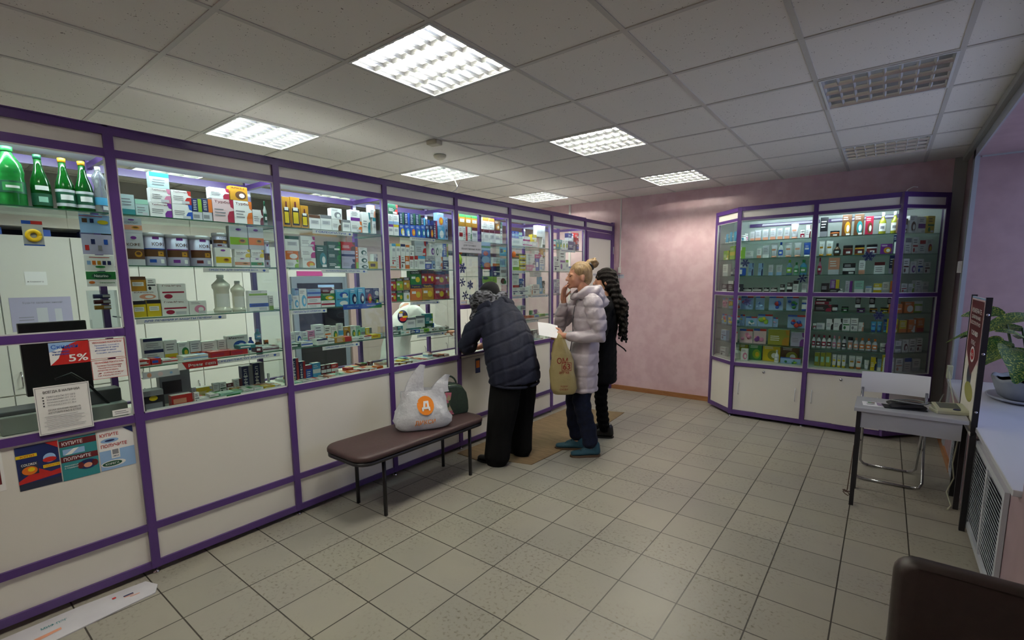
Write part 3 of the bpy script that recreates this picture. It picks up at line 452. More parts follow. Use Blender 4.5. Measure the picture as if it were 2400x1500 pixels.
# staff door at the end of the counter
r = empty('door_1', (0, YC[7], 0), None, None, kind='structure'); L = YC[8] - YC[7]
f = MB(); f.box(-.04, 0, -.02, .02, .03, 2.312, PURPLE).box(-.04, 0, L - .02, L + .02, .0, 2.33, PURPLE)
for z0, z1 in ((2.172, 2.21), (2.275, 2.312)): f.box(-.04, 0, .02, L - .02, z0, z1, PURPLE)
f.box(-.03, -.016, .02, L - .02, 2.21, 2.275, WPAN); f.build('door_frame', r)
f = MB(); q = .05
f.box(-.035, .005, .025, .025 + q, .04, 2.165, PURPLE).box(-.035, .005, L - .025 - q, L - .025, .04, 2.165, PURPLE)
for z0, z1 in ((.04, .09), (.9, .95), (2.09, 2.165)): f.box(-.035, .004, .025 + q, L - .025 - q, z0, z1, PURPLE)
lf = f.build('door_leaf', r)
MB().box(-.02, -.008, .07, L - .07, .09, .9, WPAN).box(-.02, -.008, .07, L - .07, .95, 2.09, WPAN).build('door_panel', lf)
for z in (.35, .9, 1.2, 1.95): MB().tube([(.008, L - .022, z - .05), (.008, L - .022, z + .05)], .008, ALU, 8).build('hinge', lf)
o = sheet('door_sign', (-.0075, .22, 1.6), (0, 1, 0), (0, 0, 1), .15, .035, 'lg', [('t', .008, .008, .13, .02, 'ВХОДА НЕТ', 'dk')], lf)

# ------------------------------------------------------------------ corner cabinet (faces -y), angled wings
XC = [1.713, 2.411, 3.095]; YS = 5.74; SHB = [1.952, 1.765, 1.58, 1.208, 1.023, .83]
WB = mat('cabinet_back_board', 'cdd6d2', .6)
def wing_pts(n):    # front line of each section, left to right
    return [((1.39, 6.08), (1.713, YS)), ((1.713, YS), (2.411, YS)), ((2.411, YS), (3.095, YS)), ((3.095, YS), (3.41, 6.08))][n]
cabn = ['angled glass end cabinet on the left, touching the bare pink wall', 'left middle glass cabinet with toys and face creams, white sliding doors below',
        'right middle glass cabinet with shampoos and nail polish, partly behind the white chair', 'angled glass end cabinet on the right beside the window niche']
cabs = []
for n in range(4):
    (xa, ya), (xb, yb) = wing_pts(n); L = math.hypot(xb - xa, yb - ya); ang = math.atan2(yb - ya, xb - xa)
    r = empty('glass_cabinet', (xa, ya, 0), cabn[n], 'cabinet', 'purple framed glass cabinets in the corner', rz=ang); cabs.append(r); hw = .02
    f = MB(); e0, e1 = hw, L - hw
    f.box(-hw, hw, 0, .04, .03, 2.312, PURPLE)
    if n == 3: f.box(L - hw, L + hw, 0, .04, .03, 2.312, PURPLE)
    for z0, z1 in ((.03, .075), (.585, .622), (1.365, 1.4), (2.17, 2.2), (2.27, 2.312)): f.box(e0, e1, .002, .04, z0, z1, PURPLE)
    f.build('frame', r)
    MB().box(e0, e1, .016, .03, 2.2, 2.27, WPAN).build('header_panel', r)
    g = MB(); AL2 = mat('white_gasket', 'c8c8c8', .4)
    for z0, z1 in ((.622, 1.365), (1.4, 2.17)):
        g.box(e0, e1, .010, .014, z0, z1, GLASS)
        for a0, a1, c0, c1 in ((e0, e1, z0, z0 + .006), (e0, e1, z1 - .006, z1), (e0, e0 + .006, z0, z1), (e1 - .006, e1, z0, z1)): g.box(a0, a1, .004, .016, c0, c1, AL2)
    g.build('glass_pane', r)
    if n in (1, 2):
        for k, (a0, a1, yy) in enumerate(((e0 + .003, L * .4 if n == 2 else L * .4, .022), (L * .4 - .01, e1 - .003, .010))):
            d = MB().box(a0, a1, yy, yy + .012, .078, .578, WPAN).build('sliding_door', r)
            hx = a0 + .05 if k == 0 else a1 - .05
            MB().tube([(hx, yy, .26), (hx, yy - .018, .28), (hx, yy - .022, .33), (hx, yy - .018, .38), (hx, yy, .4)], .004, LW, 8).build('handle', d)
            if k == 1: MB().lathe([(.014, 0), (.015, .006), (.01, .016), (.002, .017)], (0, 0, 0), CHROME, 14, Matrix.Translation((a0 + .05, yy, .54)) @ Matrix.Rotation(math.pi / 2, 4, 'X')).build('lock', d)
    else:
        MB().box(e0, e1, .012, .026, .078, .583, WPAN).build('lower_panel', r)
    DD = .5
    if n in (1, 2):
        MB().box(0, L, DD - .01, DD, .07, 2.2, WB).build('back_board', r)
        MB().box(0, L, .041, DD - .011, 2.2, 2.208, WB).build('roof_board', r)
        MB().box(0, L, .03, DD - .011, .622, .638, WPAN).build('base_board', r)
        MB().box(0.01, L - .01, .041, DD - .011, 1.382, 1.4, SHELFG).build('glass_shelf', r)
        MB().box(.01, L - .01, DD - .035, DD - .011, 2.13, 2.165, PURPLE).build('back_rail', r)
        MB().tube([(.06, .05, 2.188), (L - .06, .05, 2.188)], .008, LITC, 8).build('light_tube', r)
        for z in SHB:
            MB().box(.003, L - .003, .03, DD - .012, z - .006, z, SHELFG).box(.003, L - .003, .029, .03, z - .006, z, EDGEG).build('glass_shelf', r)
        MB().lathe([(.018, 0), (.02, .004), (.008, .01), (.006, .03)], (0, .02, 0), CHROME, 12).build('foot', r)
    else:
        # triangular interior: local corner points
        inv = Matrix.Rotation(-ang, 3, 'Z')
        wc = (Vector((xb, YB - .04, 0)) if n == 0 else Vector((xa, YB - .04, 0))) - Vector((xa, ya, 0)); wc = inv @ wc
        side = (Vector((xa + .02, YB - .04, 0)) if n == 0 else Vector((xb - .02, YB - .04, 0))) - Vector((xa, ya, 0)); side = inv @ side
        P4 = [(0.004, .03), (L - .004, .03), (wc.x, wc.y), (side.x, side.y)] if n == 0 else [(.004, .03), (L - .004, .03), (side.x, side.y), (wc.x, wc.y)]
        for z, th, m in [(z, .006, SHELFG) for z in SHB] + [(.638, .016, WPAN), (1.4, .016, SHELFG), (2.208, .008, WB)]:
            MB().prism(P4, z - th, z, m).build('glass_shelf' if m is SHELFG else ('roof_board' if z > 2 else 'base_board'), r)
        k = MB(); a, b_ = P4[2], P4[3]
        d = Vector((b_[0] - a[0], b_[1] - a[1])).normalized(); nn = Vector((-d.y, d.x)) * .008
        k.prism([(a[0], a[1]), (b_[0], b_[1]), (b_[0] - nn.x, b_[1] - nn.y), (a[0] - nn.x, a[1] - nn.y)][::-1], .07, 2.2, WB)
        if n == 3: s1, s2 = (L, .035), side
        else: s1, s2 = (0, .035), side
        d = Vector((s2[0] - s1[0], s2[1] - s1[1])).normalized(); nn = Vector((-d.y, d.x)) * .006
        k.prism([(s1[0], s1[1]), (s2[0], s2[1]), (s2[0] + nn.x, s2[1] + nn.y), (s1[0] + nn.x, s1[1] + nn.y)], .07, 2.2, WB)
        k.build('back_board', r)
# ------------------------------------------------------------------ goods on the shelves
NM = dict(w='white', lg='pale grey', gr='grey', dk='black', red='red', crim='crimson', mar='maroon', ora='orange', gold='gold', yel='yellow', lime='lime green', grn='green', dgr='dark green',
          teal='teal', cyan='light blue', blu='blue', navy='navy', pur='purple', pnk='pink', brn='brown', sal='salmon', mint='mint', lbl='pale blue', teaw='pale teal', pkw='pale pink',
          lil='lilac', milk='milky', wg='clear', olv='olive', mag='magenta', dkb='dark blue')
BAYN = {0: 'water bottle cabinet', 2: 'coffee tin cabinet', 3: 'third counter cabinet', 4: 'cold remedy cabinet', 5: 'cash window section', 6: 'cabinet behind the blonde', 7: 'cabinet by the staff door',
        8: 'left middle corner cabinet', 9: 'right middle corner cabinet', 10: 'left angled end cabinet', 11: 'right angled end cabinet'}
def shelfname(bay, z):
    if bay < 8:
        n = {1.91: 'top', 1.92: 'top', 1.655: 'second', 1.66: 'second', 1.385: 'third', 1.4: 'third', 1.127: 'fourth', 1.14: 'fourth', .872: 'bottom', 1.6: 'second', 1.36: 'third'}[z]
    else: n = {1.952: 'top', 1.765: 'second', 1.58: 'third', 1.4: 'fourth', 1.208: 'fifth', 1.023: 'sixth', .83: 'seventh', .64: 'bottom'}[z]
    return n
ORD = 'first second third fourth fifth sixth seventh eighth ninth tenth eleventh twelfth 13th 14th 15th 16th 17th 18th 19th 20th 21st 22nd'.split()
def face(mb, w, h, main, acc, st, tx, y):
    M = Matrix(((1, 0, 0, -w / 2), (0, 0, -1, y), (0, 1, 0, 0), (0, 0, 0, 1)))   # local x right, up z, out -y
    dk = 'gr' if main in ('w', 'lg', 'teaw', 'pkw', 'mint', 'lbl', 'lil', 'milk', 'wg') else 'w'
    P = []; light = dk == 'gr'
    if st == 0: P += [(.08 * w, .3 * h, .7 * w, .7 * h, acc)]
    elif st == 1: P += [(0, .72 * h, w, h, acc)] + lines(.1 * w, .8 * w, .6 * h, .15 * h, 3, dk)
    elif st == 2: P += [(0, 0, w, .3 * h, acc)] + lines(.12 * w, .85 * w, .85 * h, .45 * h, 3, dk)
    elif st == 3: P += [(0, .3 * h, w, .58 * h, acc)] + lines(.1 * w, .7 * w, .9 * h, .68 * h, 2, dk)
    elif st == 4: P += [('p', [(.68 * w, 0), (w, 0), (w, .55 * h), (.78 * w, .5 * h), (.68 * w, .3 * h)], acc), ('p', [(.8 * w, h), (.86 * w, .7 * h), (w, .62 * h), (w, h)], acc)] + lines(.08 * w, .62 * w, .62 * h, .25 * h, 3, dk)
    elif st == 5: P += [('e', .6 * w, .38 * h, .32 * w, .3 * h, acc), ('e', .66 * w, .36 * h, .16 * w, .16 * h, 'yel' if acc in ('red', 'ora', 'grn', 'lime') else 'w')] + lines(.08 * w, .7 * w, .92 * h, .74 * h, 2, dk)
    elif st == 6: P += [(.6 * w, 0, w, h, acc)] + lines(.1 * w, .5 * w, .9 * h, .1 * h, 6, dk)
    elif st == 7: P += [(0, .2 * h, w, .52 * h, acc), ('e', .68 * w, .36 * h, .2 * w, .1 * h, 'gold'), ('e', .68 * w, .38 * h, .13 * w, .05 * h, 'brn'), ('e', .5 * w, .86 * h, .16 * w, .05 * h, 'pur')]
    elif st == 8: P += [(0, .78 * h, w, h, acc), (.15 * w, .35 * h, .85 * w, .62 * h, 'w' if not light else 'lg')] + lines(.2 * w, .8 * w, .58 * h, .4 * h, 2, 'gr')
    elif st == 9: P += lines(.1 * w, .8 * w, .9 * h, .62 * h, 2, 'dk', .3) + [(.08 * w, .42 * h, .92 * w, .52 * h, acc), ('e', .3 * w, .22 * h, .16 * w, .14 * h, acc)]
    elif st == 10: P += [(.12 * w, .06 * h, .88 * w, .62 * h, 'dk'), (.22 * w, .12 * h, .78 * w, .5 * h, 'yel'), ('p', [(.38 * w, .62 * h), (.62 * w, .62 * h), (.58 * w, .85 * h), (.42 * w, .85 * h)], 'mar'), (.25 * w, .55 * h, .75 * w, .66 * h, 'w')]
    elif st == 11: P += [(0, .76 * h, w, h, acc if not tx or tx != 'COLDREX' else 'dk'), ('e', .55 * w, .4 * h, .38 * w, .3 * h, main if main not in ('dk',) else 'gold'), ('e', .66 * w, .36 * h, .2 * w, .2 * h, 'yel'), (.1 * w, .42 * h, .45 * w, .58 * h, 'w')]
    if st in (1, 3, 4, 5, 9) and w > .05 and h > .05 and random.random() < .5: P += [(.5 * w, .05 * h, .9 * w, .05 * h + min(.018, .2 * h), 'w' if not light else 'lg')]
    if tx:
        P = [p for p in P if not (len(p) == 5 and p[0] != 'e' and p[1] > .6 * h and p[3] - p[1] < .09 * h)]
        c = {'КОФЕ': 'brn', 'ЧАЙ': 'brn', 'КОМПОТ': 'gr', 'COLDREX': 'w', 'микролакс': 'navy', 'Ренни': 'w', 'ЛИНОЛ': 'w', 'МЕНТ': 'w', 'КАЛЬЦ': 'w', 'Терафлю': 'yel', 'TheraFlu': 'yel', 'Маалокс': 'dk'}.get(tx, 'mar')
        yy = {'КОФЕ': .6, 'ЧАЙ': .55, 'КОМПОТ': .6, 'микролакс': .35, 'Ренни': .25}.get(tx, .8)
        if st == 6: mb.text(tx, M @ Matrix.Translation((.42 * w, .08 * h, 0)) @ Matrix.Rotation(math.pi / 2, 4, 'Z'), C('w'), w=.8 * h, h=.26 * w, ext=.002, bold=.03)
        else: P += [('t', .1 * w, yy * h, .72 * w, min(.13 * h if tx != 'Ренни' else .5 * h, .2 * w), tx, c, .03)]
    prints(mb, M, P, .0003)
def capm(c): return mat('cap_' + c, PAL[c], .35)
LIQ = {}
def liquid(c):
    if c not in LIQ:
        if c in ('wg', 'cyan', 'mint', 'pnk', 'lbl'):
            m = mat('soft_plastic_' + c, PAL[c], .2); m.node_tree.nodes['Principled BSDF'].inputs['Transmission Weight'].default_value = .5 if c != 'milk' else .15; LIQ[c] = m
        else: LIQ[c] = mat('bottle_' + c, PAL[c], .2)
    return LIQ[c]
def product(kind, w, h, main, acc, st, tx, dep):
    """one product standing at the origin, front towards -y"""
    mb = MB(); st = int(st)
    if kind == 'b':
        mb.box(-w / 2, w / 2, 0, dep, 0, h, C(main)); face(mb, w, h, main, acc, st, tx, 0)
        mb.box(-w / 2 + .002, w / 2 - .002, .002, dep - .002, h, h + .0006, C('w')); return mb.build('box'), []
    if kind == 'f':
        mb.box(-w / 2, w / 2, 0, .07, 0, h, C(main)); face(mb, w, h, main, acc, st, tx, 0)
        M = Matrix(((1, 0, 0, -w / 2), (0, 1, 0, 0), (0, 0, 1, h), (0, 0, 0, 1)))
        prints(mb, M, [(.0, .0, w * .6, .07, main), (.62 * w, .0, w, .07, acc)] + lines(.1 * w, .55 * w, .06, .015, 3, 'gr' if main in ('w', 'mint', 'lbl', 'lg') else 'w'), .0003); return mb.build('box'), []
    if kind == 'm':
        mb.box(-w / 2, w / 2, 0, .1, 0, h * .75, C('dk')); mb.prism([(-.045, -.01), (.045, -.01), (.045, .08), (-.045, .08)], h * .75, h, C('gr'))
        M = Matrix(((1, 0, 0, -w / 2), (0, 0, -1, 0), (0, 1, 0, 0), (0, 0, 0, 1)))
        prints(mb, M, [('e', .5 * w, .62 * h, .2 * w, .12 * h, 'yel'), (.1 * w, .05 * h, .9 * w, .4 * h, 'gr')]); return mb.build('box'), []
    r = w / 2
    if kind in 'op':
        hb = h * .66 if kind == 'o' else h * .72
        if kind == 'p' and main == 'milk': prof = [(r * .95, 0), (r, .02), (r * .85, .12 * h), (r * .85, .6 * h), (r, .66 * h), (r, .74 * h), (r * .45, .86 * h), (r * .33, .9 * h), (r * .33, .93 * h)]
        elif main == 'pnk' or st == 4: prof = [(r * .7, 0), (r, .2 * h), (r, .45 * h), (r * .5, .65 * h), (r * .28, .72 * h), (r * .28, .8 * h)]
        else: prof = [(r * .93, 0), (r, .03 * h), (r, .52 * h), (r * .9, .62 * h), (r * .4, .76 * h), (r * .36, .84 * h)]
        mb.lathe(prof, (0, r, 0), liquid(main), 16); o = mb.build('bottle')
        lab = MB(); zb, zt = (.15 * h, .5 * h)
        rr = (.86 if main == 'milk' else 1.01) * r; N = 9; A = [(-math.pi * .85 + k * math.pi * .7 / (N - 1)) for k in range(N)]
        lab.rings([[Vector((rr * math.cos(a), r + rr * math.sin(a), z)) for a in A] for z in (zb, zt)], C(acc if main not in ('milk',) else 'w'), cap=False, closed=False)
        lab.rings([[Vector((rr * 1.01 * math.cos(a), r + rr * 1.01 * math.sin(a), z)) for a in A[2:7]] for z in (zb + .1 * h, zt - .12 * h)], C('w' if acc != 'w' else 'gr'), cap=False, closed=False)
        cp = MB(); z = prof[-1][1]; cr = prof[-1][0] * 1.2; cp.lathe([(cr, z - .005), (cr, h - .002), (cr * .9, h)], (0, r, 0), capm(acc if acc not in ('lg',) else 'w'), 14)
        return o, [lab.build('label_sticker', o), cp.build('cap', o)]
    if kind == 'c':
        mb.lathe([(r * .98, 0), (r, .004), (r, h - .02)], (0, r, 0), mat('tin_lilac', 'aeacc4', .42, 0), 28); o = mb.build('tin')
        N = 14; A = [(-math.pi * .9 + k * math.pi * .8 / (N - 1)) for k in range(N)]; lab = MB()
        def band(z0, z1, c, a0=0, a1=N, e=1.006): lab.rings([[Vector((r * e * math.cos(a), r + r * e * math.sin(a), z)) for a in A[a0:a1]] for z in (z0, z1)], C(c), cap=False, closed=False)
        band(.28 * h, .5 * h, 'brn'); band(.5 * h, .53 * h, acc); band(.3 * h, .44 * h, 'gold', 7, 11, 1.01); band(.36 * h, .4 * h, 'brn', 8, 10, 1.014)
        band(.08 * h, .2 * h, 'w', 8, 11, 1.01); band(.8 * h, .88 * h, 'pur', 5, 9, 1.01); band(.1 * h, .2 * h, acc if acc != 'brn' else 'mar', 3, 7, 1.008)
        if tx:
            V, F, bw, bh, x0, y0 = textgeo(tx, .02); k = lab.mi(C('brn')); W2 = 1.5 * r * .8; vs = []
            for v in V:
                u = ((v[0] - x0) / bw - .5) * W2; a = -math.pi / 2 + .25 + u / r; vs.append(lab.bm.verts.new((r * 1.015 * math.cos(a), r + r * 1.015 * math.sin(a), .6 * h + (v[1] - y0) / bh * .12 * h)))
            for f_ in F:
                try: lab.bm.faces.new([vs[i] for i in f_]).material_index = k
                except ValueError: pass
        return o, [lab.build('label_print', o), MB().lathe([(r * 1.03, h - .02), (r * 1.03, h - .004), (r * .98, h)], (0, r, 0), C('lg', .3), 28).build('lid', o)]
    if kind == 'j':
        mb.lathe([(r * .9, 0), (r, .1 * h), (r, .7 * h), (r * .85, .78 * h)], (0, r, 0), C(main, .2), 16); o = mb.build('jar')
        N = 9; A = [(-math.pi * .85 + k * math.pi * .7 / (N - 1)) for k in range(N)]; lab = MB()
        lab.rings([[Vector((r * 1.01 * math.cos(a), r + r * 1.01 * math.sin(a), z)) for a in A] for z in (.15 * h, .6 * h)], C(acc), cap=False, closed=False)
        lab.rings([[Vector((r * 1.03 * math.cos(a), r + r * 1.03 * math.sin(a), z)) for a in A[3:7]] for z in (.2 * h, .4 * h)], C('w'), cap=False, closed=False)
        return o, [lab.build('label_sticker', o), MB().lathe([(r, .75 * h), (r, h - .002), (r * .95, h)], (0, r, 0), capm('dk' if main in ('brn', 'gold', 'lg', 'grn', 'dk', 'yel', 'pur', 'ora') else 'w'), 16).build('lid', o)]
    if kind == 't':      # squeeze tube standing on its cap
        n = 16; R = []
        for z, a, b in ((.14 * h, .8, .8), (.2 * h, .82, .8), (.5 * h, .9, .6), (.85 * h, 1, .22), (h, 1, .05)):
            R.append([Vector((r * a * math.cos(2 * math.pi * k / n), r * .8 + r * b * .8 * math.sin(2 * math.pi * k / n), z)) for k in range(n)])
        mb.rings(R, C(main)); o = mb.build('tube'); fm = MB()
        M = Matrix(((1, 0, 0, -w / 2), (0, 0, -1, -.004), (0, 1, 0, 0), (0, 0, 0, 1)))
        prints(fm, M, [(.22 * w, .5 * h, .78 * w, .62 * h, acc)] + lines(.25 * w, .75 * w, .8 * h, .66 * h, 2, 'gr' if main == 'w' else 'w')); 
        return o, [fm.build('label_print', o), MB().lathe([(r * .75, 0), (r * .75, .14 * h)], (0, r * .8, 0), capm(acc), 14).build('cap', o)]
    # x: toy / soft pack on a card, blister with coloured bits
    mb.box(-w / 2, w / 2, .02, .023, 0, h, C('lbl' if main != 'pnk' else 'pkw')); M = Matrix(((1, 0, 0, -w / 2), (0, 0, -1, .02), (0, 1, 0, 0), (0, 0, 0, 1)))
    prints(mb, M, [(0, .85 * h, w, h, 'blu'), (.5 * w, .85 * h, w, h, 'red')])
    for k in range(5):
        c = random.choice([main, acc, main]); cx = random.uniform(-.3, .3) * w; cz = random.uniform(.18, .65) * h; rr = random.uniform(.1, .2) * min(w, h)
        mb.lathe([(rr * math.sin(t * math.pi / 6) + .0005, -rr * math.cos(t * math.pi / 6)) for t in range(7)], (cx, .012, cz), C(c, .25), 12, sy=.6)
    return mb.build('pack'), []
KN = dict(b='medicine box', f='flat packet', o='bottle', p='plastic bottle', c='coffee tin', j='jar', t='cream tube', x='toy pack', m='card payment terminal')
def place(key, bay, z, pl, s):
    """s: list of fields; counter goods face +x, cabinet goods face -y"""
    k, h0, h1, z0, z1, m, a, st, tx = s
    h0, h1, z0, z1 = [int(v) / 1000 for v in (h0, h1, z0, z1)]
    w = h1 - h0 - .002; h = z1 - z0 - .001
    dep = min(.05, max(.02, w * .7)) if pl != -.08 else .045
    if k in 'opcjt': dep = w
    o, parts = product(k, w, h, m, a, st, tx, dep)
    if bay < 8: o.location = (pl - .0, (h0 + h1) / 2, z0 + .0006); o.rotation_euler = (0, 0, math.pi / 2)
    else: o.location = ((h0 + h1) / 2, pl, z0 + .0006)
    base = {'b': 'medicine_box', 'f': 'medicine_packet', 'o': 'bottle', 'p': 'plastic_bottle', 'c': 'coffee_tin', 'j': 'jar', 't': 'cream_tube', 'x': 'toy_pack', 'm': 'payment_terminal'}[k]
    noun = KN[k]
    if k == 'b':
        if bay >= 8: base, noun = 'cosmetics_box', 'cosmetics box'
        elif bay == 2 and z > 1.6: base, noun = 'tea_box', 'tea box'
        elif bay == 5 and z > 1.9: base, noun = 'herb_box', 'herb tea box'
        elif bay == 4 and z > 1.9: base, noun = 'toothpaste_box', 'toothpaste box'
    o.name = base
    return o, base, noun, m, a
FR = []
for (bay_, z, pl), data in ITEMS.items():
    for d in data.split('|'):
        s = d.split(';'); o, base, noun, m, a = place(None, bay_, z, pl, s)
        FR.append([o, base, noun, m, a, bay_, z, pl, int(s[1]) + int(s[2]), int(s[3]) / 1000 - z > .02])
# goods in the angled end cabinets: position along the front line (0..1), depth behind it
WING = {0: [(1.952, 't cyan w,t cyan w,t cyan w,j cyan w,j w cyan'), (1.765, 'b lime yel,b lime yel,b lime w'), (1.58, 'b w lg,p dkb gr,j blu w'), (1.4, 'b dk w,b dk w,b dk w'),
            (1.208, 'x pnk red,x yel ora,x red w'), (1.023, 'x red yel,x yel ora,x w teal'), (.83, 'b lbl navy,x pnk blu'), (.64, 'b lg dk,p w lg')],
        3: [(1.952, 'b brn lil,b w brn,b w pur,b yel grn'), (1.765, 'b w gr,b w gr,b w red,b w red,b w red'), (1.58, 'b brn w,b w mar,b w pur,b w blu,b w mar'), (1.4, 'b ora w,b w red,b w lime,b w lg,b w lg'),
            (1.208, 'b ora w,b ora w,j lime w'), (1.023, 'b yel ora,b yel ora,b ora w,b ora red'), (.83, 'o pur w,b w gr,b w mar,b w gr,b w mar'), (.64, 'b w lg,b w sal,b lg blu,b w lg')]}
for n, rows in WING.items():
    (xa, ya), (xb, yb) = wing_pts(n); u = Vector((xb - xa, yb - ya, 0)); L = u.length; u.normalize(); nrm = Vector((-u.y, u.x, 0)); ang = math.atan2(u.y, u.x)
    for z, t in rows:
        T = t.split(','); top = {1.952: .17, 1.765: .16, 1.58: .155, 1.4: .13, 1.208: .13, 1.023: .15, .83: .155, .64: .16}[z]
        sl = (L - .07) / len(T)
        for q, it in enumerate(T):
            k, m, a = it.split(); w = sl * (.8 if k in 'bx' else .65); w = min(w, .11); h = top * random.uniform(.62, .95)
            if k == 'j': h = min(h, w * 1.3)
            o, pp = product(k, w, h, m, a, random.choice((1, 2, 3, 4, 5, 9)) if k == 'b' else 2, 'Libero' if (n == 0 and z == .64 and q == 0) else '', min(.04, w))
            c = Vector((xa, ya, z + .0006)) + u * (.035 + sl * (q + .5)) + nrm * .075; o.location = c; o.rotation_euler = (0, 0, ang)
            base = {'b': 'cosmetics_box', 't': 'cream_tube', 'j': 'jar', 'x': 'toy_pack', 'p': 'plastic_bottle', 'o': 'bottle'}[k]; o.name = base
            FR.append([o, base, KN[k] if k != 'b' else 'cosmetics box', m, a, 10 if n == 0 else 11, z, 0, q, False])
rows = {}
for f in FR: rows.setdefault((f[5], f[6]), []).append(f)
for (b_, z), L in rows.items():
    cnt = {}
    for f in L:
        m, a = f[3], f[4]; col = NM[m] + (' and ' + NM[a] if a != m and a not in ('gr',) and len(NM[m].split()) + len(NM[a].split()) < 4 else '')
        cnt.setdefault((f[2], col, f[9]), []).append(f)
    for (noun, col, up), G in cnt.items():
        G.sort(key=lambda f: (f[8], f[7]))
        for i, f in enumerate(G):
            lab = col + ' ' + noun + (', stacked' if up else '') + (', ' + (ORD[i] if i < len(ORD) else '%dth' % (i + 1)) + ' from left' if len(G) > 1 else '') + ', ' + shelfname(b_, z) + ' shelf, ' + BAYN[b_]
            tag(f[0], lab, noun.split()[-1], noun.replace('box', 'boxe') .replace('boxe', 'boxes') + (' ' if 'box' in noun else 's ') + 'on the ' + shelfname(b_, z) + ' shelf of the ' + BAYN[b_])
# ------------------------------------------------------------------ things in the room
def wave(p, a=.01, f=30): return p + Vector((math.sin(p.y * f + p.z * 17), math.sin(p.z * f * .8 + p.x * 21), math.sin(p.x * f + p.y * 13))) * a
# --- bench
SEAT = noise_mat('burgundy_leatherette', '34201f', '3c2626', 40, .55, 3, .05, 300)
r = empty('bench', (.32, 2.27, 0), 'long backless bench with burgundy padded seat and four black legs', 'bench')
mb = MB(); X, Y, R = .225, .60, .1
pts = []
for cx, cy, a0 in ((X - R, Y - R, 0), (-X + R, Y - R, 90), (-X + R, -Y + R, 180), (X - R, -Y + R, 270)):
    for k in range(7): a = math.radians(a0 + k * 15); pts.append((cx + R * math.cos(a), cy + R * math.sin(a)))
def inset(p, d): return [(x * (1 - d / X), y * (1 - d / Y)) for x, y in p]
mb.rings([[Vector((x, y, z)) for x, y in inset(pts, d)] for d, z in ((.012, .43), (.0, .438), (0, .458), (.006, .468), (.02, .474), (.06, .477), (.12, .479))], SEAT)
mb.build('seat', r)
mb = MB(); mb.rings([[Vector((x, y, z)) for x, y in inset(pts, d)] for d, z in ((.02, .405), (.004, .407), (.004, .428), (.02, .43))], BLACKM); mb.build('seat_frame', r)
for sx in (-.155, .155):
    for sy in (-.38, .46): MB().tube([(sx, sy, 0), (sx, sy, .407)], .0135, BLACKM, 12).build('leg', r)
# --- plastic carrier bag on the bench
def film_mat(name, col, alpha=.8, tr=.3):
    m = bpy.data.materials.new(name); m.use_nodes = True; nt = m.node_tree; N = nt.nodes; L = nt.links; b = N['Principled BSDF']
    b.inputs['Base Color'].default_value = (*lin(col), 1); b.inputs['Roughness'].default_value = .3
    t = N.new('ShaderNodeBsdfTranslucent'); t.inputs[0].default_value = (*lin(col), 1)
    n = N.new('ShaderNodeTexNoise'); n.inputs['Scale'].default_value = 14; n.inputs['Detail'].default_value = 6; bp = N.new('ShaderNodeBump'); bp.inputs['Strength'].default_value = .9; bp.inputs['Distance'].default_value = .02
    tc = N.new('ShaderNodeTexCoord'); L.new(tc.outputs['Object'], n.inputs['Vector']); L.new(n.outputs['Fac'], bp.inputs['Height']); L.new(bp.outputs[0], b.inputs['Normal'])
    mx = N.new('ShaderNodeMixShader'); mx.inputs[0].default_value = tr; L.new(b.outputs[0], mx.inputs[1]); L.new(t.outputs[0], mx.inputs[2])
    tp = N.new('ShaderNodeBsdfTransparent'); m2 = N.new('ShaderNodeMixShader'); m2.inputs[0].default_value = alpha; L.new(tp.outputs[0], m2.inputs[1]); L.new(mx.outputs[0], m2.inputs[2])
    L.new(m2.outputs[0], N['Material Output'].inputs[0]); return m
FILM = film_mat('white_bag_film', 'd4d4da', .93, .2)
def bag(name, w, d, h, m, loc, rz, label, cat, bulge, handle, crumple=.012, seed=1, lean=0):
    """carrier bag: width along x, depth along y, closed bottom, two handle loops; outline list bulge = [(z, wfac, dfac)]"""
    rnd = random.Random(seed); n = 32; mb = MB(); R = []
    ph = [rnd.uniform(0, 6.28) for _ in range(8)]
    for z, wf, df in bulge:
        ring = []
        for k in range(n):
            a = 2 * math.pi * k / n; c, s_ = math.cos(a), math.sin(a)
            x = w / 2 * wf * (abs(c) ** .7) * (1 if c > 0 else -1); y = d / 2 * df * (abs(s_) ** .8) * (1 if s_ > 0 else -1)
            q = crumple * (math.sin(5 * a + z * 40 + ph[0]) * .5 + math.sin(9 * a - z * 60 + ph[1]) * .35 + math.sin(3 * a + z * 25 + ph[2]) * .6) * min(1, z / .04 + .15)
            ring.append(Vector((x + q * c + lean * z, y + q * s_, z + (q * .4 if z > .02 else 0))))
        R.append(ring)
    mb.rings(R, m, cap=False); k = mb.mi(m)
    mb.bm.verts.ensure_lookup_table(); mb.bm.faces.new([mb.bm.verts[i] for i in range(n)][::-1]).material_index = k
    for hx, hw, hh, tilt in handle:        # handle: flat double strap loop
        z0 = bulge[-1][0] - .03
        for sy in (-1, 1):
            L_, R_ = [], []
            for t in range(9):
                u = t / 8; z = z0 + hh * u; cx = hx + lean * z + tilt * u * u; ww = hw * (1 - .72 * u ** 1.3); yy = sy * d * .22 * (1 - u) * bulge[-1][2] + .004 * math.sin(6 * u + hx * 30)
                L_.append(Vector((cx - ww, yy, z))); R_.append(Vector((cx + ww, yy + .006 * math.sin(u * 9), z - .01 * u)))
            mb.rings([L_, [(a + b) / 2 + Vector((0, sy * .012, 0)) for a, b in zip(L_, R_)], R_], m, cap=False, closed=False)
    o = mb.build(name, None, loc, rz); return tag(o, label, cat)
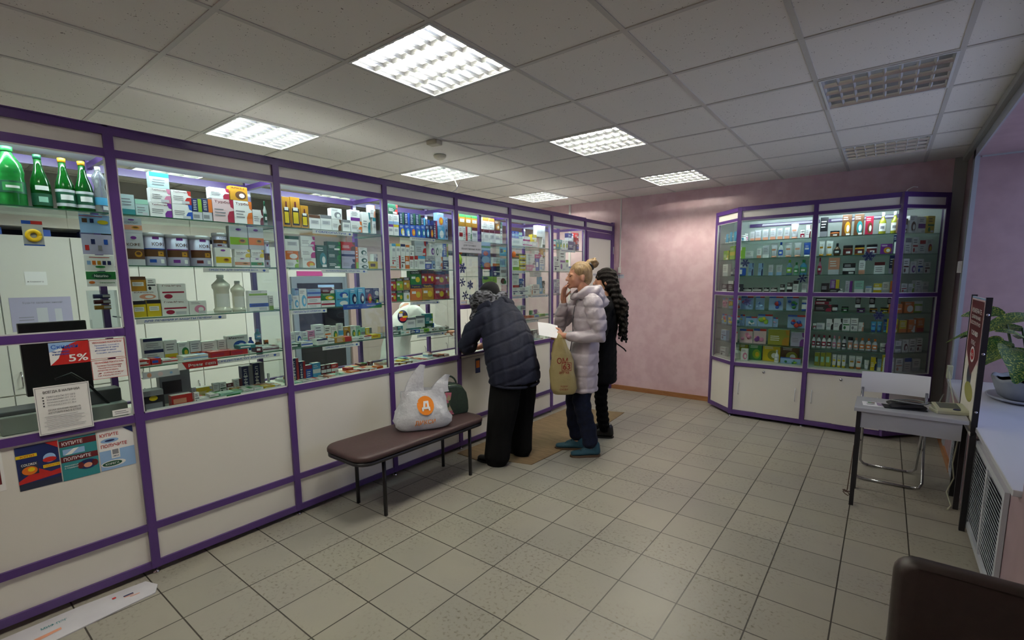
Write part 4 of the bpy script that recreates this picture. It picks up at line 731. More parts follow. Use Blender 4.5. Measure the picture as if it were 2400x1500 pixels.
B1 = bag('plastic_bag', .4, .2, .34, FILM, (.365, 2.345, .4795), math.radians(62), 'crumpled white plastic shopping bag with orange round logo, on the bench', 'bag',
         [(0, .8, .7), (.008, .95, 1.0), (.03, 1.04, 1.15), (.07, 1.06, 1.2), (.12, .98, 1.1), (.17, .9, .85), (.21, .84, .62), (.25, .82, .45), (.285, .8, .34)],
         [(-.06, .075, .22, .07), (.13, .07, .13, .07)], .012, 3)
Mb = Matrix(((1, 0, 0, 0), (0, 0, -1, -.122), (0, 1, 0, 0), (0, 0, 0, 1)))
mb = MB(); L0 = Matrix.Translation((-.045, -.075, .145)) @ Matrix.Rotation(math.radians(12), 4, 'X') @ Matrix.Rotation(math.radians(0), 4, 'Z'); L0 = L0 @ Matrix(((1, 0, 0, 0), (0, 0, -1, 0), (0, 1, 0, 0), (0, 0, 0, 1)))
ORG = mat('orange_print', 'd87a14', .4); OW = mat('bag_white_print', 'd8d8da', .4)
mb = MB(); M = Matrix(((1, 0, 0, .0), (0, 0, -1, 0), (0, 1, 0, 0), (0, 0, 0, 1)))
def bagpt(x, z):   # on the bulging front of the bag
    prof = [(0, .8, .7), (.008, .95, 1.0), (.03, 1.04, 1.15), (.07, 1.06, 1.2), (.12, .98, 1.1), (.17, .9, .85), (.21, .84, .62), (.25, .82, .45), (.285, .8, .34)]
    for (z0, w0, d0), (z1, w1, d1) in zip(prof, prof[1:]):
        if z0 <= z <= z1: t = (z - z0) / (z1 - z0); wf = w0 + (w1 - w0) * t; df = d0 + (d1 - d0) * t; break
    c = min(.97, abs(x) / (.18 * wf)); s_ = math.sqrt(max(0, 1 - c ** (2 / .7))) ** .8
    return Vector((x, -.1 * df * s_ - .0125, z))
def bagprint(polys):
    for z_, col, P in polys:
        vs = [mb.bm.verts.new(bagpt(x, z) + Vector((0, -z_, 0))) for x, z in P]; mb.bm.faces.new(vs).material_index = mb.mi(col)
ring = [(.0 + .062 * math.cos(k * math.pi / 12), .185 + .064 * math.sin(k * math.pi / 12)) for k in range(24)]
for k in range(24): bagprint([(0, ORG, [(.0, .185), ring[k], ring[(k + 1) % 24]])])
bagprint([(.003, OW, [(-.03, .15), (-.018, .15), (-.018, .162), (.018, .162), (.018, .15), (.03, .15), (.03, .175), (.024, .175), (.024, .215), (-.012, .215), (-.02, .175), (-.03, .175)][::1])])
bagprint([(.005, ORG, [(-.006, .177), (.01, .177), (.01, .2), (0, .2)])])
mb.build('logo_print', B1); mb = MB()
V, F, bw, bh, x0, y0 = textgeo('ДИКСИ', .03); vs = [mb.bm.verts.new(bagpt(-.09 + (v[0] - x0) / bw * .15, .05 + (v[1] - y0) / bh * .038)) for v in V]
for f_ in F: mb.bm.faces.new([vs[i] for i in f_]).material_index = mb.mi(ORG)
mb.build('shop_name_print', B1)
# --- dark green handbag with a floral front
GRN = noise_mat('dark_green_leather', '1c2a1e', '243425', 60, .38, 3, .05, 200)
fl = mat('floral_fabric', '8a7a60', .7); nt = fl.node_tree; v = nt.nodes.new('ShaderNodeTexVoronoi'); v.inputs['Scale'].default_value = 38; rr = nt.nodes.new('ShaderNodeValToRGB'); rr.color_ramp.interpolation = 'CONSTANT'
for e, (p, c) in zip([rr.color_ramp.elements[0], rr.color_ramp.elements.new(.3), rr.color_ramp.elements.new(.5), rr.color_ramp.elements.new(.65), rr.color_ramp.elements[-1]], ((0, '9a8a6a'), (.3, 'b06070'), (.5, '3a4a30'), (.65, 'a89878'), (.85, 'c08a8a'))): e.position = p; e.color = (*lin(c), 1)
tc = nt.nodes.new('ShaderNodeTexCoord'); nt.links.new(tc.outputs['Object'], v.inputs['Vector']); nt.links.new(v.outputs['Color'], rr.inputs[0]); nt.links.new(rr.outputs[0], nt.nodes['Principled BSDF'].inputs['Base Color'])
mb = MB(); R = []
hb = [(-.16, 0), (.16, 0), (.168, .03), (.165, .1), (.15, .17), (.11, .225), (.05, .25), (-.05, .25), (-.11, .225), (-.15, .17), (-.165, .1), (-.168, .03)]
for y, s_ in ((-.075, .92), (-.065, .99), (-.03, 1.02), (.03, 1.02), (.065, .99), (.075, .92)): R.append([Vector((x * s_, y, .012 + z * s_)) for x, z in hb])
mb.rings(R[::-1], GRN); hbag = tag(mb.build('handbag', None, (.25, 2.71, .468), math.radians(75), bevel=.004), 'dark green handbag with a floral patterned panel, standing on the bench', 'handbag')
mb = MB(); mb.prism([(-.15, .02), (.02, .02), (-.02, .1), (.0, .2), (-.09, .215), (-.14, .16)], 0, .004, fl, Matrix(((1, 0, 0, 0), (0, 0, -1, -.0745), (0, 1, 0, 0), (0, 0, 0, 1)))); mb.build('floral_panel', hbag)
mb = MB(); mb.tube([(.09 * math.cos(a), 0, .25 + .075 * math.sin(a)) for a in [k * math.pi / 10 for k in range(11)]], .008, GRN, 8); mb.build('handle', hbag)
mb = MB(); mb.tube([(x * 1.01, -.03, .014 + z * 1.02) for x, z in hb[1:]], .003, BLACKM, 6); mb.build('zipper', hbag)
# --- cardboard on the floor by the cash window, white carton by the left
def slab(pts, t, m, name, label, cat, prt=None):
    mb = MB(); mb.prism(pts, 0.0006, t, m)
    if prt: prints(mb, *prt)
    return tag(mb.build(name), label, cat)
slab([(.05, 3.02), (.30, 3.0), (.46, 3.06), (.52, 3.13), (.75, 3.2), (.79, 4.0), (.70, 5.16), (.37, 5.07), (.06, 5.08)], .005, CARD, 'cardboard_sheet', 'flattened brown cardboard laid on the floor under the customers', 'cardboard')
WC = noise_mat('white_carton', 'c8c6cc', 'bcb9c2', 5, .6)
Mw = frameM((.22, -.05, .0066), (0, 1, 0), (-1, 0, 0))
o = slab([(.05, -.2), (.27, -.2), (.255, .1), (.23, .36), (.2, .66), (.13, .69), (.05, .66), (.03, .4)], .006, WC, 'carton_sheet', 'flattened white printed carton on the floor at the foot of the counter', 'carton')
mb = MB(); prints(mb, Mw, [('p', [(.26, .03), (.36, .05), (.36, .07), (.27, .06)], 'sal'), ('t', .30, .11, .09, .02, 'МИФ ПЭГ', 'teal'), (.60, .10, .64, .11, 'navy'), (.62, .075, .66, .082, 'sal'), (.60, .09, .64, .096, 'sal'), (.56, .12, .575, .135, 'red')]); mb.build('carton_print', o)
# --- table with its tall poster board
TB = mat('grey_table_laminate', 'a9aab0', .35)
r = empty('table', (3.2, 4.06, 0), 'small grey table with black legs and a tall side board, beside the window sill', 'table')
MB().box(-.30, .262, -.155, .235, .665, .69, TB).build('table_top', r, bevel=.002)
MB().box(-.262, .235, -.14, -.125, .555, .665, TB).build('apron', r)
MB().box(-.262, .235, .19, .205, .555, .665, TB).build('apron', r)
MB().box(-.285, -.26, -.145, -.12, 0, .665, BLACKM).build('leg', r); MB().box(-.285, -.26, .19, .215, 0, .665, BLACKM).build('leg', r)
MB().box(.27, .297, -.16, -.133, 0, 1.43, BLACKM).build('leg', r); MB().box(.27, .297, .44, .467, 0, 1.43, BLACKM).build('leg', r)
MB().box(.27, .297, .19, .215, 0, .665, BLACKM).build('leg', r)
bd = MB().box(.274, .284, -.133, .44, .62, 1.42, WHITE); bd = bd.build('poster_board', r)
mb = MB(); M = frameM((.2735, .44, .62), (0, -1, 0), (0, 0, 1))
W_, H_ = .573, .8
prints(mb, M, [(0, 0, W_, H_, 'lbl'), (0, .0, W_, .45, 'milk'), ('e', .25, .3, .1, .08, 'dkb'), ('e', .3, .2, .18, .06, 'olv'), (0, .4, W_, H_ - .01, 'pkw'), ('p', [(.03, .44), (.3, .3), (.54, .44), (.54, .78), (.03, .78)], 'mar'), ('e', .29, .44, .09, .05, 'w'), ('e', .29, .44, .07, .035, 'red'),
              ('t', .08, .7, .4, .03, 'ИЗМЕРЬТЕ', 'w'), ('t', .1, .66, .36, .025, 'ДАВЛЕНИЕ', 'w'), ('t', .08, .625, .4, .022, 'БЕСПЛАТНО', 'w'), (.12, .55, .46, .6, 'mar'), ('t', .15, .56, .28, .03, '120/80', 'w'), ('t', .2, .5, .18, .03, 'ПУЛЬС', 'w'), ('t', .24, .43, .1, .02, '65', 'w')], .0006)
mb.build('poster_print', bd)
for z in (.75, 1.1, 1.33): MB().lathe([(.008, 0), (.008, .003), (.004, .005)], (0, 0, 0), CHROME, 12, Matrix.Translation((.283, -.16, z)) @ Matrix.Rotation(math.pi / 2, 4, 'X')).build('bolt', r)
# --- folding chair
PLS = mat('white_chair_plastic', 'd2d2d8', .3)
r = empty('folding_chair', (3.12, 4.62, 0), 'white folding chair with chrome tube legs standing behind the grey table', 'chair')
mb = MB(); n = 12; z0, z1 = .615, .78
mb.rings([[Vector((-.215 + .43 * k / n, .26 + .03 * (1 - (2 * k / n - 1) ** 2) + yy + (z - z0) * .12, z)) for k in range(n + 1)] for yy, z in ((0, z0), (0, z1), (.012, z1), (.012, z0), (0, z0))], PLS, cap=False, closed=False)
mb.poly([(-.215, .26, z0), (-.215, .272, z0), (-.215, .292, z1), (-.215, .28, z1)], PLS).poly([(.215, .272, z0), (.215, .26, z0), (.215, .28, z1), (.215, .292, z1)], PLS)
mb.build('backrest', r)
mb = MB(); mb.box(-.19, .19, -.2, .2, .432, .45, PLS); mb.build('seat', r, bevel=.006)
for s_ in (-1, 1):
    MB().tube([(s_ * .2, .27, .65), (s_ * .2, .19, .47), (s_ * .2, -.12, .05), (s_ * .185, -.14, .02), (s_ * .14, -.145, .012)], .0095, CHROME, 10).build('leg', r)
    MB().tube([(s_ * .175, -.1, .44), (s_ * .175, .1, .18), (s_ * .175, .2, .05), (s_ * .155, .215, .02), (s_ * .12, .22, .012)], .0095, CHROME, 10).build('leg', r)
MB().tube([(-.15, -.145, .012), (.15, -.145, .012)], .0095, CHROME, 10).build('foot_bar', r); MB().tube([(-.13, .22, .012), (.13, .22, .012)], .0095, CHROME, 10).build('foot_bar', r)
# --- blood pressure monitor, cuff, leaflet, pen, plug adapter
r = tag(MB().prism([(-.085, -.06), (.085, -.06), (.09, .0), (.085, .06), (-.085, .06), (-.09, 0)], 0, .022, mat('cream_plastic', 'b9bba4', .4)).build('blood_pressure_monitor', None, (3.385, 4.09, .6906), .3, bevel=.004), 'cream blood pressure monitor with grey display on the grey table', 'blood pressure monitor')
mb = MB(); M = Matrix.Translation((0, 0, .022)) @ Matrix.Rotation(.3, 4, 'X'); mb.box(-.08, .08, -.05, .055, -.008, .018, mat('cream_plastic'), M); o = mb.build('display_housing', r, bevel=.004)
MB().box(-.06, .045, -.02, .045, .018, .0195, mat('lcd_grey', '5f655e', .2), M).build('display', o)
mb = MB(); mb.lathe([(.02, 0), (.02, .004)], (0, 0, 0), C('navy'), 16, M @ Matrix.Translation((.02, -.036, .018)), sx=1, sy=.4); mb.build('button', o)
mb = MB().tube([(3.40, 4.15, .708), (3.42, 4.28, .712), (3.435, 4.5, .70), (3.45, 4.8, .705), (3.465, 5.1, .72), (3.475, 5.3, .745), (3.48, 5.455, .76)], .004, mat('cream_plastic'), 8); tag(mb.build('power_cable'), 'cream power cable rising from the blood pressure monitor', 'cable')
CUF = mat('black_cuff_fabric', '16161a', .6)
mb = MB(); R = []
for k in range(9):
    a = math.pi * k / 8; R.append([Vector((.1 * math.cos(t) * (1 - .1 * math.sin(a)), -.045 + .09 * k / 8 + .012 * math.sin(3 * t), .022 + .02 * math.sin(t) * (1 + .3 * math.sin(a)))) for t in [q * 2 * math.pi / 20 for q in range(20)]])
mb.rings(R, CUF); o = tag(mb.build('arm_cuff', None, (3.17, 4.06, .6906), .15), 'black arm cuff of the blood pressure monitor with coiled grey tube', 'arm cuff')
mb = MB(); mb.box(-.12, .1, -.055, .06, 0, .006, CUF); mb.build('cuff_flap', o)
mb = MB(); mb.tube([Vector((.09 * math.cos(a) + .02 * a / 6, .05 * math.sin(a) - .01, .05 + .004 * math.sin(2 * a))) for a in [k * .35 for k in range(20)]] + [Vector((.17, .05, .03)), Vector((.2, .08, .1))], .0045, mat('grey_hose', '6c7070', .5), 8); mb.build('air_hose', o)
Mt = frameM((0, 0, 0), (1, 0, 0), (0, 1, 0)); mb = MB(); mb.box(0, .19, 0, .13, 0, .0008, PAPER)
prints(mb, Matrix.Translation((0, 0, .001)), [(.03, .09, .05, .115, 'grn'), (.05, .09, .07, .115, 'brn')] + lines(.075, .18, .12, .015, 8, 'pur') + lines(.02, .07, .08, .02, 4, 'gr')); tag(mb.build('instruction_sheet', None, (2.945, 4.0, .6906), .08), 'printed instruction sheet with a green and brown square on the grey table', 'paper')
o = tag(MB().box(XR - .05, XR - .0135, 5.46, 5.52, .69, .80, mat('cream_plastic')).build('plug_adapter', bevel=.004), 'white plug adapter on the wall above the far end of the sill', 'plug')
# --- plant in an oval pot on the sill
POT = noise_mat('pale_blue_grey_pot', '7f8590', '8d929c', 12, .5)
PX_, PY_ = 3.84, 4.95
r = empty('potted_plant', (PX_, PY_, NZ0), 'potted plant with large yellow-speckled green leaves on the window sill', 'plant')
mb = MB(); mb.lathe([(.13, .003), (.2, .005), (.235, .02), (.24, .03), (.225, .03), (.19, .012), (.13, .012)], (0, 0, 0), mat('pale_saucer', '9a9dac', .35), 36, sx=.8, sy=1.1); mb.build('saucer', r)
mb = MB(); R = []
for rr_, z in ((.13, .014), (.16, .03), (.185, .08), (.205, .14), (.215, .165), (.205, .165), (.19, .14)):
    R.append([Vector((rr_ * .8 * math.cos(a) , rr_ * 1.1 * math.sin(a), z + (.008 * math.sin(8 * a) if z > .13 else 0))) for a in [k * 2 * math.pi / 48 for k in range(48)]])
mb.rings(R, POT, cap=False); mb.lathe([(.001, .135), (.19, .135)], (0, 0, 0), mat('potting_soil', '1d1712', .9), 30, sx=.8, sy=1.1); mb.lathe([(.001, .016), (.13, .014)], (0, 0, 0), POT, 30, sx=.8, sy=1.1); mb.build('pot', r)
LEAF = mat('speckled_leaf', '2c5a26', .4); nt = LEAF.node_tree; n1 = nt.nodes.new('ShaderNodeTexNoise'); n1.inputs['Scale'].default_value = 110; n1.inputs['Detail'].default_value = 3; r1 = nt.nodes.new('ShaderNodeValToRGB')
r1.color_ramp.elements[0].position = .52; r1.color_ramp.elements[1].position = .62; r1.color_ramp.elements[0].color = (*lin('1e4a20'), 1); r1.color_ramp.elements[1].color = (*lin('9aa044'), 1)
tc = nt.nodes.new('ShaderNodeTexCoord'); nt.links.new(tc.outputs['Object'], n1.inputs['Vector']); nt.links.new(n1.outputs['Fac'], r1.inputs[0]); nt.links.new(r1.outputs[0], nt.nodes['Principled BSDF'].inputs['Base Color'])
STEM = mat('green_stem', '2e4226', .5)
def leafmesh(mb, base, d, L, w, droop, roll=.35):
    d = Vector(d).normalized(); side = d.cross(Vector((0, 0, 1))); side = side.normalized() if side.length > .01 else Vector((1, 0, 0)); n = 9; rows = []; upv = side.cross(d); side = (side * math.cos(roll) + upv * math.sin(roll)).normalized()
    for i in range(n + 1):
        t = i / n; c = Vector(base) + d * L * t + Vector((0, 0, -droop * t * t)); ww = w * math.sin(math.pi * min(1, t * .93 + .04)) ** .75 * (1 - .25 * t)
        rows.append([c + side * ww * s_ + Vector((0, 0, .22 * abs(s_) * ww)) for s_ in (-1, -.5, 0, .5, 1)])
    mb.rings(rows, LEAF, cap=False, closed=False)
rnd = random.Random(5)
stems = [((-.05, .05), (-.11, .07, .43)), ((.0, -.05), (.03, -.1, .42)), ((.02, .08), (-.02, .12, .36)), ((-.04, -.12), (-.1, -.2, .3)), ((.05, .0), (.12, -.02, .34))]
leaves = [((-.11, .07, .43), (-.75, .5, .1), .22, .055, .05, .9), ((-.11, .07, .36), (-.7, .55, -.05), .22, .05, .08, 1.0), ((-.1, .07, .29), (-.62, .5, -.2), .17, .055, .08, 1.1), ((.03, -.1, .42), (-.9, -.5, .15), .30, .075, .10), ((.03, -.1, .40), (-.5, .8, .3), .28, .07, .12), ((.03, -.1, .42), (.7, -.6, .35), .28, .08, .1), ((-.02, .12, .36), (-1, .2, .1), .34, .06, .16), ((-.02, .12, .34), (-.6, .8, .2), .3, .06, .14),
          ((-.1, -.2, .3), (-.8, -.5, .0), .22, .08, .16), ((-.1, -.2, .28), (-.1, -1, .1), .26, .085, .14), ((.12, -.02, .34), (.8, .3, .2), .28, .08, .1), ((0, 0, .25), (-.9, .1, -.1), .24, .07, .14), ((.0, -.1, .24), (-.4, -.9, -.2), .22, .09, .1),
          ((-.02, .12, .3), (.2, .9, .3), .26, .06, .1), ((.03, -.1, .36), (.1, -1, .4), .3, .08, .14), ((0, .05, .3), (-.7, -.3, .5), .2, .06, .06), ((-.02, .14, .22), (-.9, .6, -.2), .22, .055, .12), ((.1, 0, .3), (.3, -.9, .1), .24, .08, .16)]
for (bx, by), tp in stems: tp = (tp[0] * 1.2, tp[1] * 1.2, .01 + tp[2] * 1.4); MB().tube([(bx, by, .13), ((bx + tp[0]) / 2 + .01, (by + tp[1]) / 2, .13 + (tp[2] - .13) * .55), tp], [.011, .009, .006], STEM, 8).build('stem', r)
for l in leaves: mb = MB(); leafmesh(mb, (l[0][0] * 1.2, l[0][1] * 1.2, .01 + l[0][2] * 1.4), l[1], l[2] * 1.2, l[3] * 1.1, l[4] * 1.2, l[5] if len(l) > 5 else .35); mb.build('leaf', r)
# --- lattice grilles under the sill, outlet boxes, conduits, detector, cord
GW = mat('white_grille_plastic', 'b9bec8', .4)
def grille(y0, y1, z0, z1, label):
    r = empty('radiator_grille', (XR - .002, (y0 + y1) / 2, z0), label, 'grille', 'white louvred grilles under the window sill'); w_ = (y1 - y0) / 2; h_ = z1 - z0; f = MB()
    f.box(-.018, 0, -w_, w_, 0, .035, GW).box(-.018, 0, -w_, w_, h_ - .035, h_, GW).box(-.018, 0, -w_, -w_ + .035, .035, h_ - .035, GW).box(-.018, 0, w_ - .035, w_, .035, h_ - .035, GW).box(-.018, 0, -.018, .018, .035, h_ - .035, GW); f.build('frame', r)
    s_ = MB(); k = 0; z = .045
    while z < h_ - .05:
        for a, b in ((-w_ + .035, -.018), (.018, w_ - .035)): s_.prism([(0, 0), (.003, 0), (.014, .016), (.011, .016)], a, b, GW, Matrix(((-1, 0, 0, -.001), (0, 0, 1, 0), (0, 1, 0, z), (0, 0, 0, 1))))
        z += .022
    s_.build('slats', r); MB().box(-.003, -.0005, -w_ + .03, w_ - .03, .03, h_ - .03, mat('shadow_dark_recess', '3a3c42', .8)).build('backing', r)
grille(3.02, 3.95, .03, .58, 'large white louvred radiator grille under the sill, nearest the camera'); grille(4.4, 5.0, .03, .56, 'white louvred radiator grille under the sill, behind the table legs')
o = tag(MB().tube([(XR - .04, 4.3, .6), (XR - .045, 4.1, .612), (XR - .045, 3.9, .612)], .011, LW, 10).build('pipe_handle'), 'short white pipe under the sill edge beside the tall board', 'pipe')
tag(MB().box(XR - .04, XR - .0125, 5.66, 5.72, 1.58, 1.68, WHITE).build('wall_switch_box', bevel=.004), 'small white box on the corner trim beside the glass cabinet', 'switch box')
tag(MB().box(.07, .105, YB - .03, YB, 1.64, 1.72, WHITE).build('wall_socket', bevel=.003), 'small white socket on the pink wall at the end of the thin conduit', 'socket')
tag(MB().box(.082, .096, YB - .012, YB, 1.72, H, WHITE).build('cable_conduit'), 'thin white cable conduit running down the pink wall to a socket', 'conduit')
tag(MB().box(-.73, -.70, YB - .015, YB, 1.2, H, WHITE).build('cable_conduit'), 'white conduit on the pink wall behind the counter cabinets', 'conduit')
o = tag(MB().tube([(.09, YB - .02, 1.645), (.088, YB - .02, 1.5), (.1, YB - .02, 1.42)], .002, BLACKM, 6).build('thin_cord'), 'thin dark cord hanging under the socket on the pink wall', 'cord')
tag(sheet('wall_note', (.06, YB - .0015, 1.57), (1, 0, 0), (0, 0, 1), .09, .05, 'lg', [('t', .008, .03, .07, .012, 'НЕ ВЫКЛЮЧАТЬ', 'blu')]), 'tiny printed note on the pink wall below the socket', 'note')
SMK = mat('cream_detector', 'b7b2a0', .5)
o = tag(MB().lathe([(.001, -.035), (.03, -.034), (.05, -.02), (.055, -.008), (.055, .0)][::-1], (-.13, 3.08, H), SMK, 28).build('smoke_detector'), 'round cream smoke detector on the ceiling above the counter', 'smoke detector')
o = tag(MB().box(-.05, .05, -.04, .04, -.035, 0, SMK).build('junction_box', None, (.16, 2.74, H), .2, bevel=.008), 'cream junction box on the ceiling near the smoke detector', 'junction box')
tag(MB().tube([(.2, 2.74, H - .004), (.5, 3.34, H - .004), (.52, 3.36, H - .004)], .005, WHITE, 8).build('ceiling_cable'), 'thin white cable along the ceiling from the junction box', 'cable')
tag(MB().tube([(-.5, 3.5, H - .01), (-.36, 3.5, H - .12), (-.25, 3.42, H - .2), (-.1, 3.3, 2.45), (-.06, 3.2, 2.36), (-.04, 3.12, 2.325)], .005, WHITE, 8).build('ceiling_wire'), 'white wire hanging from a ceiling lamp onto the counter top', 'wire')
tag(MB().tube([(3.09, 5.9, 2.31), (3.1, 5.92, 2.35), (3.14, 5.9, 2.37), (3.17, 5.88, 2.36)], .004, WHITE, 8).build('loose_cable'), 'short curl of white cable on top of the corner glass cabinet', 'cable')
tag(MB().tube([(2.915, 3.93, .42), (2.905, 3.94, .2), (2.9, 3.93, .1)] + [(2.895 + .02 * math.sin(k), 3.93 + .02 * math.cos(k * 1.3), .08 + .015 * math.sin(k * .7)) for k in range(14)], .003, mat('brown_cord', '4a332c', .5), 6).build('tangled_cord'), 'tangled brown cord hanging by the left front table leg', 'cord')
tag(MB().tube([(3.47, 4.28, .6), (3.45, 4.3, .3), (3.47, 4.36, .18), (3.44, 4.34, .08), (3.46, 4.25, .02), (3.44, 4.2, .008)], .004, mat('cream_plastic'), 8).build('extension_lead'), 'cream extension lead hanging behind the table by the grille', 'cable')
# --- dark chair at the bottom right
BR = noise_mat('dark_brown_leatherette', '2b211e', '30262292'[:6], 50, .45, 3, .04, 260)
r = empty('upholstered_chair', (3.275, 1.35, 0), 'dark brown padded chair, mostly out of frame at the bottom right corner', 'chair')
mb = MB(); n = 10; prof = []
def rr2(w, z0, z1, R, y, th):
    P = []
    for cx, cz, a0 in ((w - R, z1 - R, 0), (-w + R, z1 - R, 90), (-w + R, z0 + R, 180), (w - R, z0 + R, 270)):
        for k in range(6): a = math.radians(a0 + k * 18); P.append((cx + R * math.cos(a), cz + R * math.sin(a)))
    return P
for y, s_ in ((-.03, .9), (-.024, .97), (-.01, 1), (.01, 1), (.02, .97), (.024, .9)):
    P = rr2(.2, .5, .85, .045, 0, 0); mz = .675; mb_r = [Vector((x * s_, .16 + y + .06 * (z - .5) - .012 * (1 - (x / .2) ** 2), mz + (z - mz) * (1 - (1 - s_) * .6))) for x, z in P]; prof.append(mb_r)
mb.rings(prof[::-1], BR); mb.build('backrest', r)
mb = MB(); mb.prism([(-.2, -.2), (.2, -.2), (.2, .14), (-.2, .14)], .42, .47, BR); mb.build('seat', r, bevel=.018)
for sx in (-.19, .19):
    MB().tube([(sx, -.18, 0), (sx, -.17, .42)], .011, BLACKM, 10).build('leg', r); MB().tube([(sx, .2, 0), (sx, .15, .42), (sx, .165, .62)], .011, BLACKM, 10).build('leg', r)
# --- stickers, posters and strips on the counter
U, V_ = (0, 1, 0), (0, 0, 1)
def cs(name, y0, z0, w_, h_, base, items, label, cat, x=.003, group=None, parent=None, tilt=0):
    o = sheet(name, (x, y0, z0), U, V_, w_, h_, base, items, t=.0012); return tag(o, label, cat, group)
cs('discount_sticker', .417, 1.19, .142, .104, 'red', [('p', [(0, .104), (.06, .104), (.03, .03), (0, 0)], 'w'), ('p', [(.0, .06), (.1, .104), (.0, .104)], 'lbl'), ('t', .008, .072, .095, .022, 'Скидки', 'blu', .03), ('t', .01, .056, .06, .009, 'пенсионерам', 'blu'), ('t', .01, .044, .06, .009, 'и инвалидам', 'blu'), ('t', .065, .01, .07, .034, '5%', 'w', .04)], 'red and white discount sticker reading 5 percent on the counter glass', 'sticker')
for z0, ttl, c1, c2, lb in ((1.198, 'УВАЖАЕМЫЕ ПОКУПАТЕЛИ', 'red', 'blu', 'upper white notice with small red and blue lettering on the counter glass'), (1.098, 'УВАЖАЕМЫЕ ПОКУПАТЕЛИ', 'red', 'red', 'lower white notice with red lettering and red border on the counter glass')):
    T = ['Проверяйте, пожалуйста,', 'лекарства и сдачу', 'не отходя от кассы', 'Спасибо за покупку'] if c2 == 'blu' else ['Согласно Постановлению', 'Правительства РФ', 'лекарства возврату', 'и обмену', 'НЕ ПОДЛЕЖАТ']
    it = [(0, 0, .138, .002, 'red'), (0, .092, .138, .094, 'red'), (0, 0, .002, .094, 'red'), (.136, 0, .138, .094, 'red'), ('t', .012, .076, .114, .009, ttl, c1, .02)]
    for q, t in enumerate(T): it.append(('t', .02 + .004 * (q % 2), .062 - q * .0125, .098 - .008 * (q % 3), .0075, t, c2, .02))
    cs('notice', .5605, z0, .138, .094, 'w', it, lb, 'notice')
T = ['ПРЕПАРАТЫ ОТ ОРЗ', 'КОНДОМЫ ОТ 10 р', 'ГОЛИКАИН И ДРУГИЕ ОТ 200 р', 'АНТИГРИППИН ОТ 90 р']
it = [(.004, .004, .19, .006, 'gr'), (.004, .218, .19, .22, 'gr'), (.004, .004, .006, .22, 'gr'), (.188, .004, .19, .22, 'gr'), ('t', .03, .19, .13, .014, 'ВСЕГДА В НАЛИЧИИ:', 'dk', .02)]
for q, t in enumerate(T): it += [('t', .04, .17 - q * .013, .1, .008, t, 'gr'), ('e', .028, .174 - q * .013, .003, .003, 'dk')]
it += [('t', .04, .108, .115, .009, 'СРОКИ ХРАНЕНИЯ ЛЕКАРСТВ,', 'dk'), ('t', .04, .095, .115, .009, 'ИЗГОТОВЛЕННЫХ В АПТЕКЕ', 'dk')] + lines(.02, .17, .088, .02, 8, 'gr', .2)
cs('notice', .347, .873, .194, .225, 'w', it, 'large white notice sheet with grey border standing against the left counter glass', 'notice', x=.008)
cs('paper_strip', .62, .9, .075, .03, 'w', lines(.006, .07, .025, .006, 2, 'gr'), 'small white paper strip low on the glass beside the notice sheet', 'note', x=-.006)
zt = .834
cs('promo_poster', .2615, .63, .1435, .204, 'dkb', [(0, .03, .1435, .204, 'navy'), ('p', [(0, .04), (.1435, .07), (.1435, .045), (0, .03)], 'red'), ('p', [(0, .045), (.07, .09), (.12, .055), (0, .03)], 'red'), (.01, .068, .07, .125, 'dkb'), ('e', .04, .088, .026, .02, 'ora'), ('e', .046, .092, .012, .01, 'yel'), ('t', .014, .112, .052, .011, 'COLDREX', 'w', .03),
    (.0, .15, .07, .165, 'yel'), ('t', .015, .153, .045, .009, 'КУПИ', 'red'), (.085, .085, .1435, .1, 'yel'), ('t', .09, .088, .05, .009, 'ПОЛУЧИ', 'red'), ('e', .11, .13, .022, .022, 'lbl'), ('e', .11, .122, .024, .012, 'red'), ('p', [(.1, .204), (.1435, .204), (.1435, .17)], 'red')], 'navy and red promotional poster with a packet of cold remedy', 'poster', x=-.0145)
cs('promo_poster', .409, .628, .137, .206, 'dkb', [(0, .0, .137, .206, 'teal'), (0, .165, .137, .196, 'mar'), ('t', .01, .172, .075, .017, 'КУПИТЕ', 'w', .03), (.01, .125, .09, .152, 'lbl'), ('p', [(.015, .125), (.05, .152), (.07, .152), (.04, .125)], 'w'), (0, .09, .137, .118, 'mar'), ('t', .01, .096, .1, .016, 'ПОЛУЧИТЕ', 'w', .03), ('e', .095, .06, .036, .024, 'navy'), ('e', .068, .06, .012, .016, 'mar'), ('e', .122, .06, .012, .016, 'mar'), ('e', .095, .055, .016, .012, 'sal'), ('t', .01, .068, .05, .007, 'бесплатно', 'w'), ('t', .01, .056, .05, .007, 'в подарок', 'w')], 'teal poster with two dark red bands of white capital lettering', 'poster', x=-.0145)
cs('promo_poster', .552, .63, .142, .206, 'w', [(0, 0, .142, .1, 'lbl'), ('t', .008, .172, .075, .017, 'КУПИТЕ', 'red', .03), ('e', .045, .15, .036, .012, 'lbl'), ('e', .045, .15, .02, .005, 'navy'), ('t', .008, .115, .105, .018, 'ПОЛУЧИТЕ', 'red', .03), (.045, .055, .08, .108, 'w'), (.05, .075, .075, .1, 'gr'), ('t', .05, .062, .025, .008, 'OMEGA', 'navy'), ('e', .05, .03, .05, .017, 'w'), ('e', .045, .03, .04, .013, 'dgr'), ('t', .018, .025, .055, .01, 'КОРЕГА', 'w', .02), ('p', [(.1, .206), (.142, .206), (.142, .17)], 'navy')], 'pale poster with red lettering and a navy corner, rightmost of the four posters', 'poster', x=-.0145)
cs('promo_poster', .0, .655, .221, .18, 'w', [(0, .03, .21, .18, 'mar'), (0, .12, .21, .18, 'grn'), ('e', .17, .07, .03, .03, 'dk')], 'red and green poster cut off by the left edge of the picture', 'poster', x=-.0145)
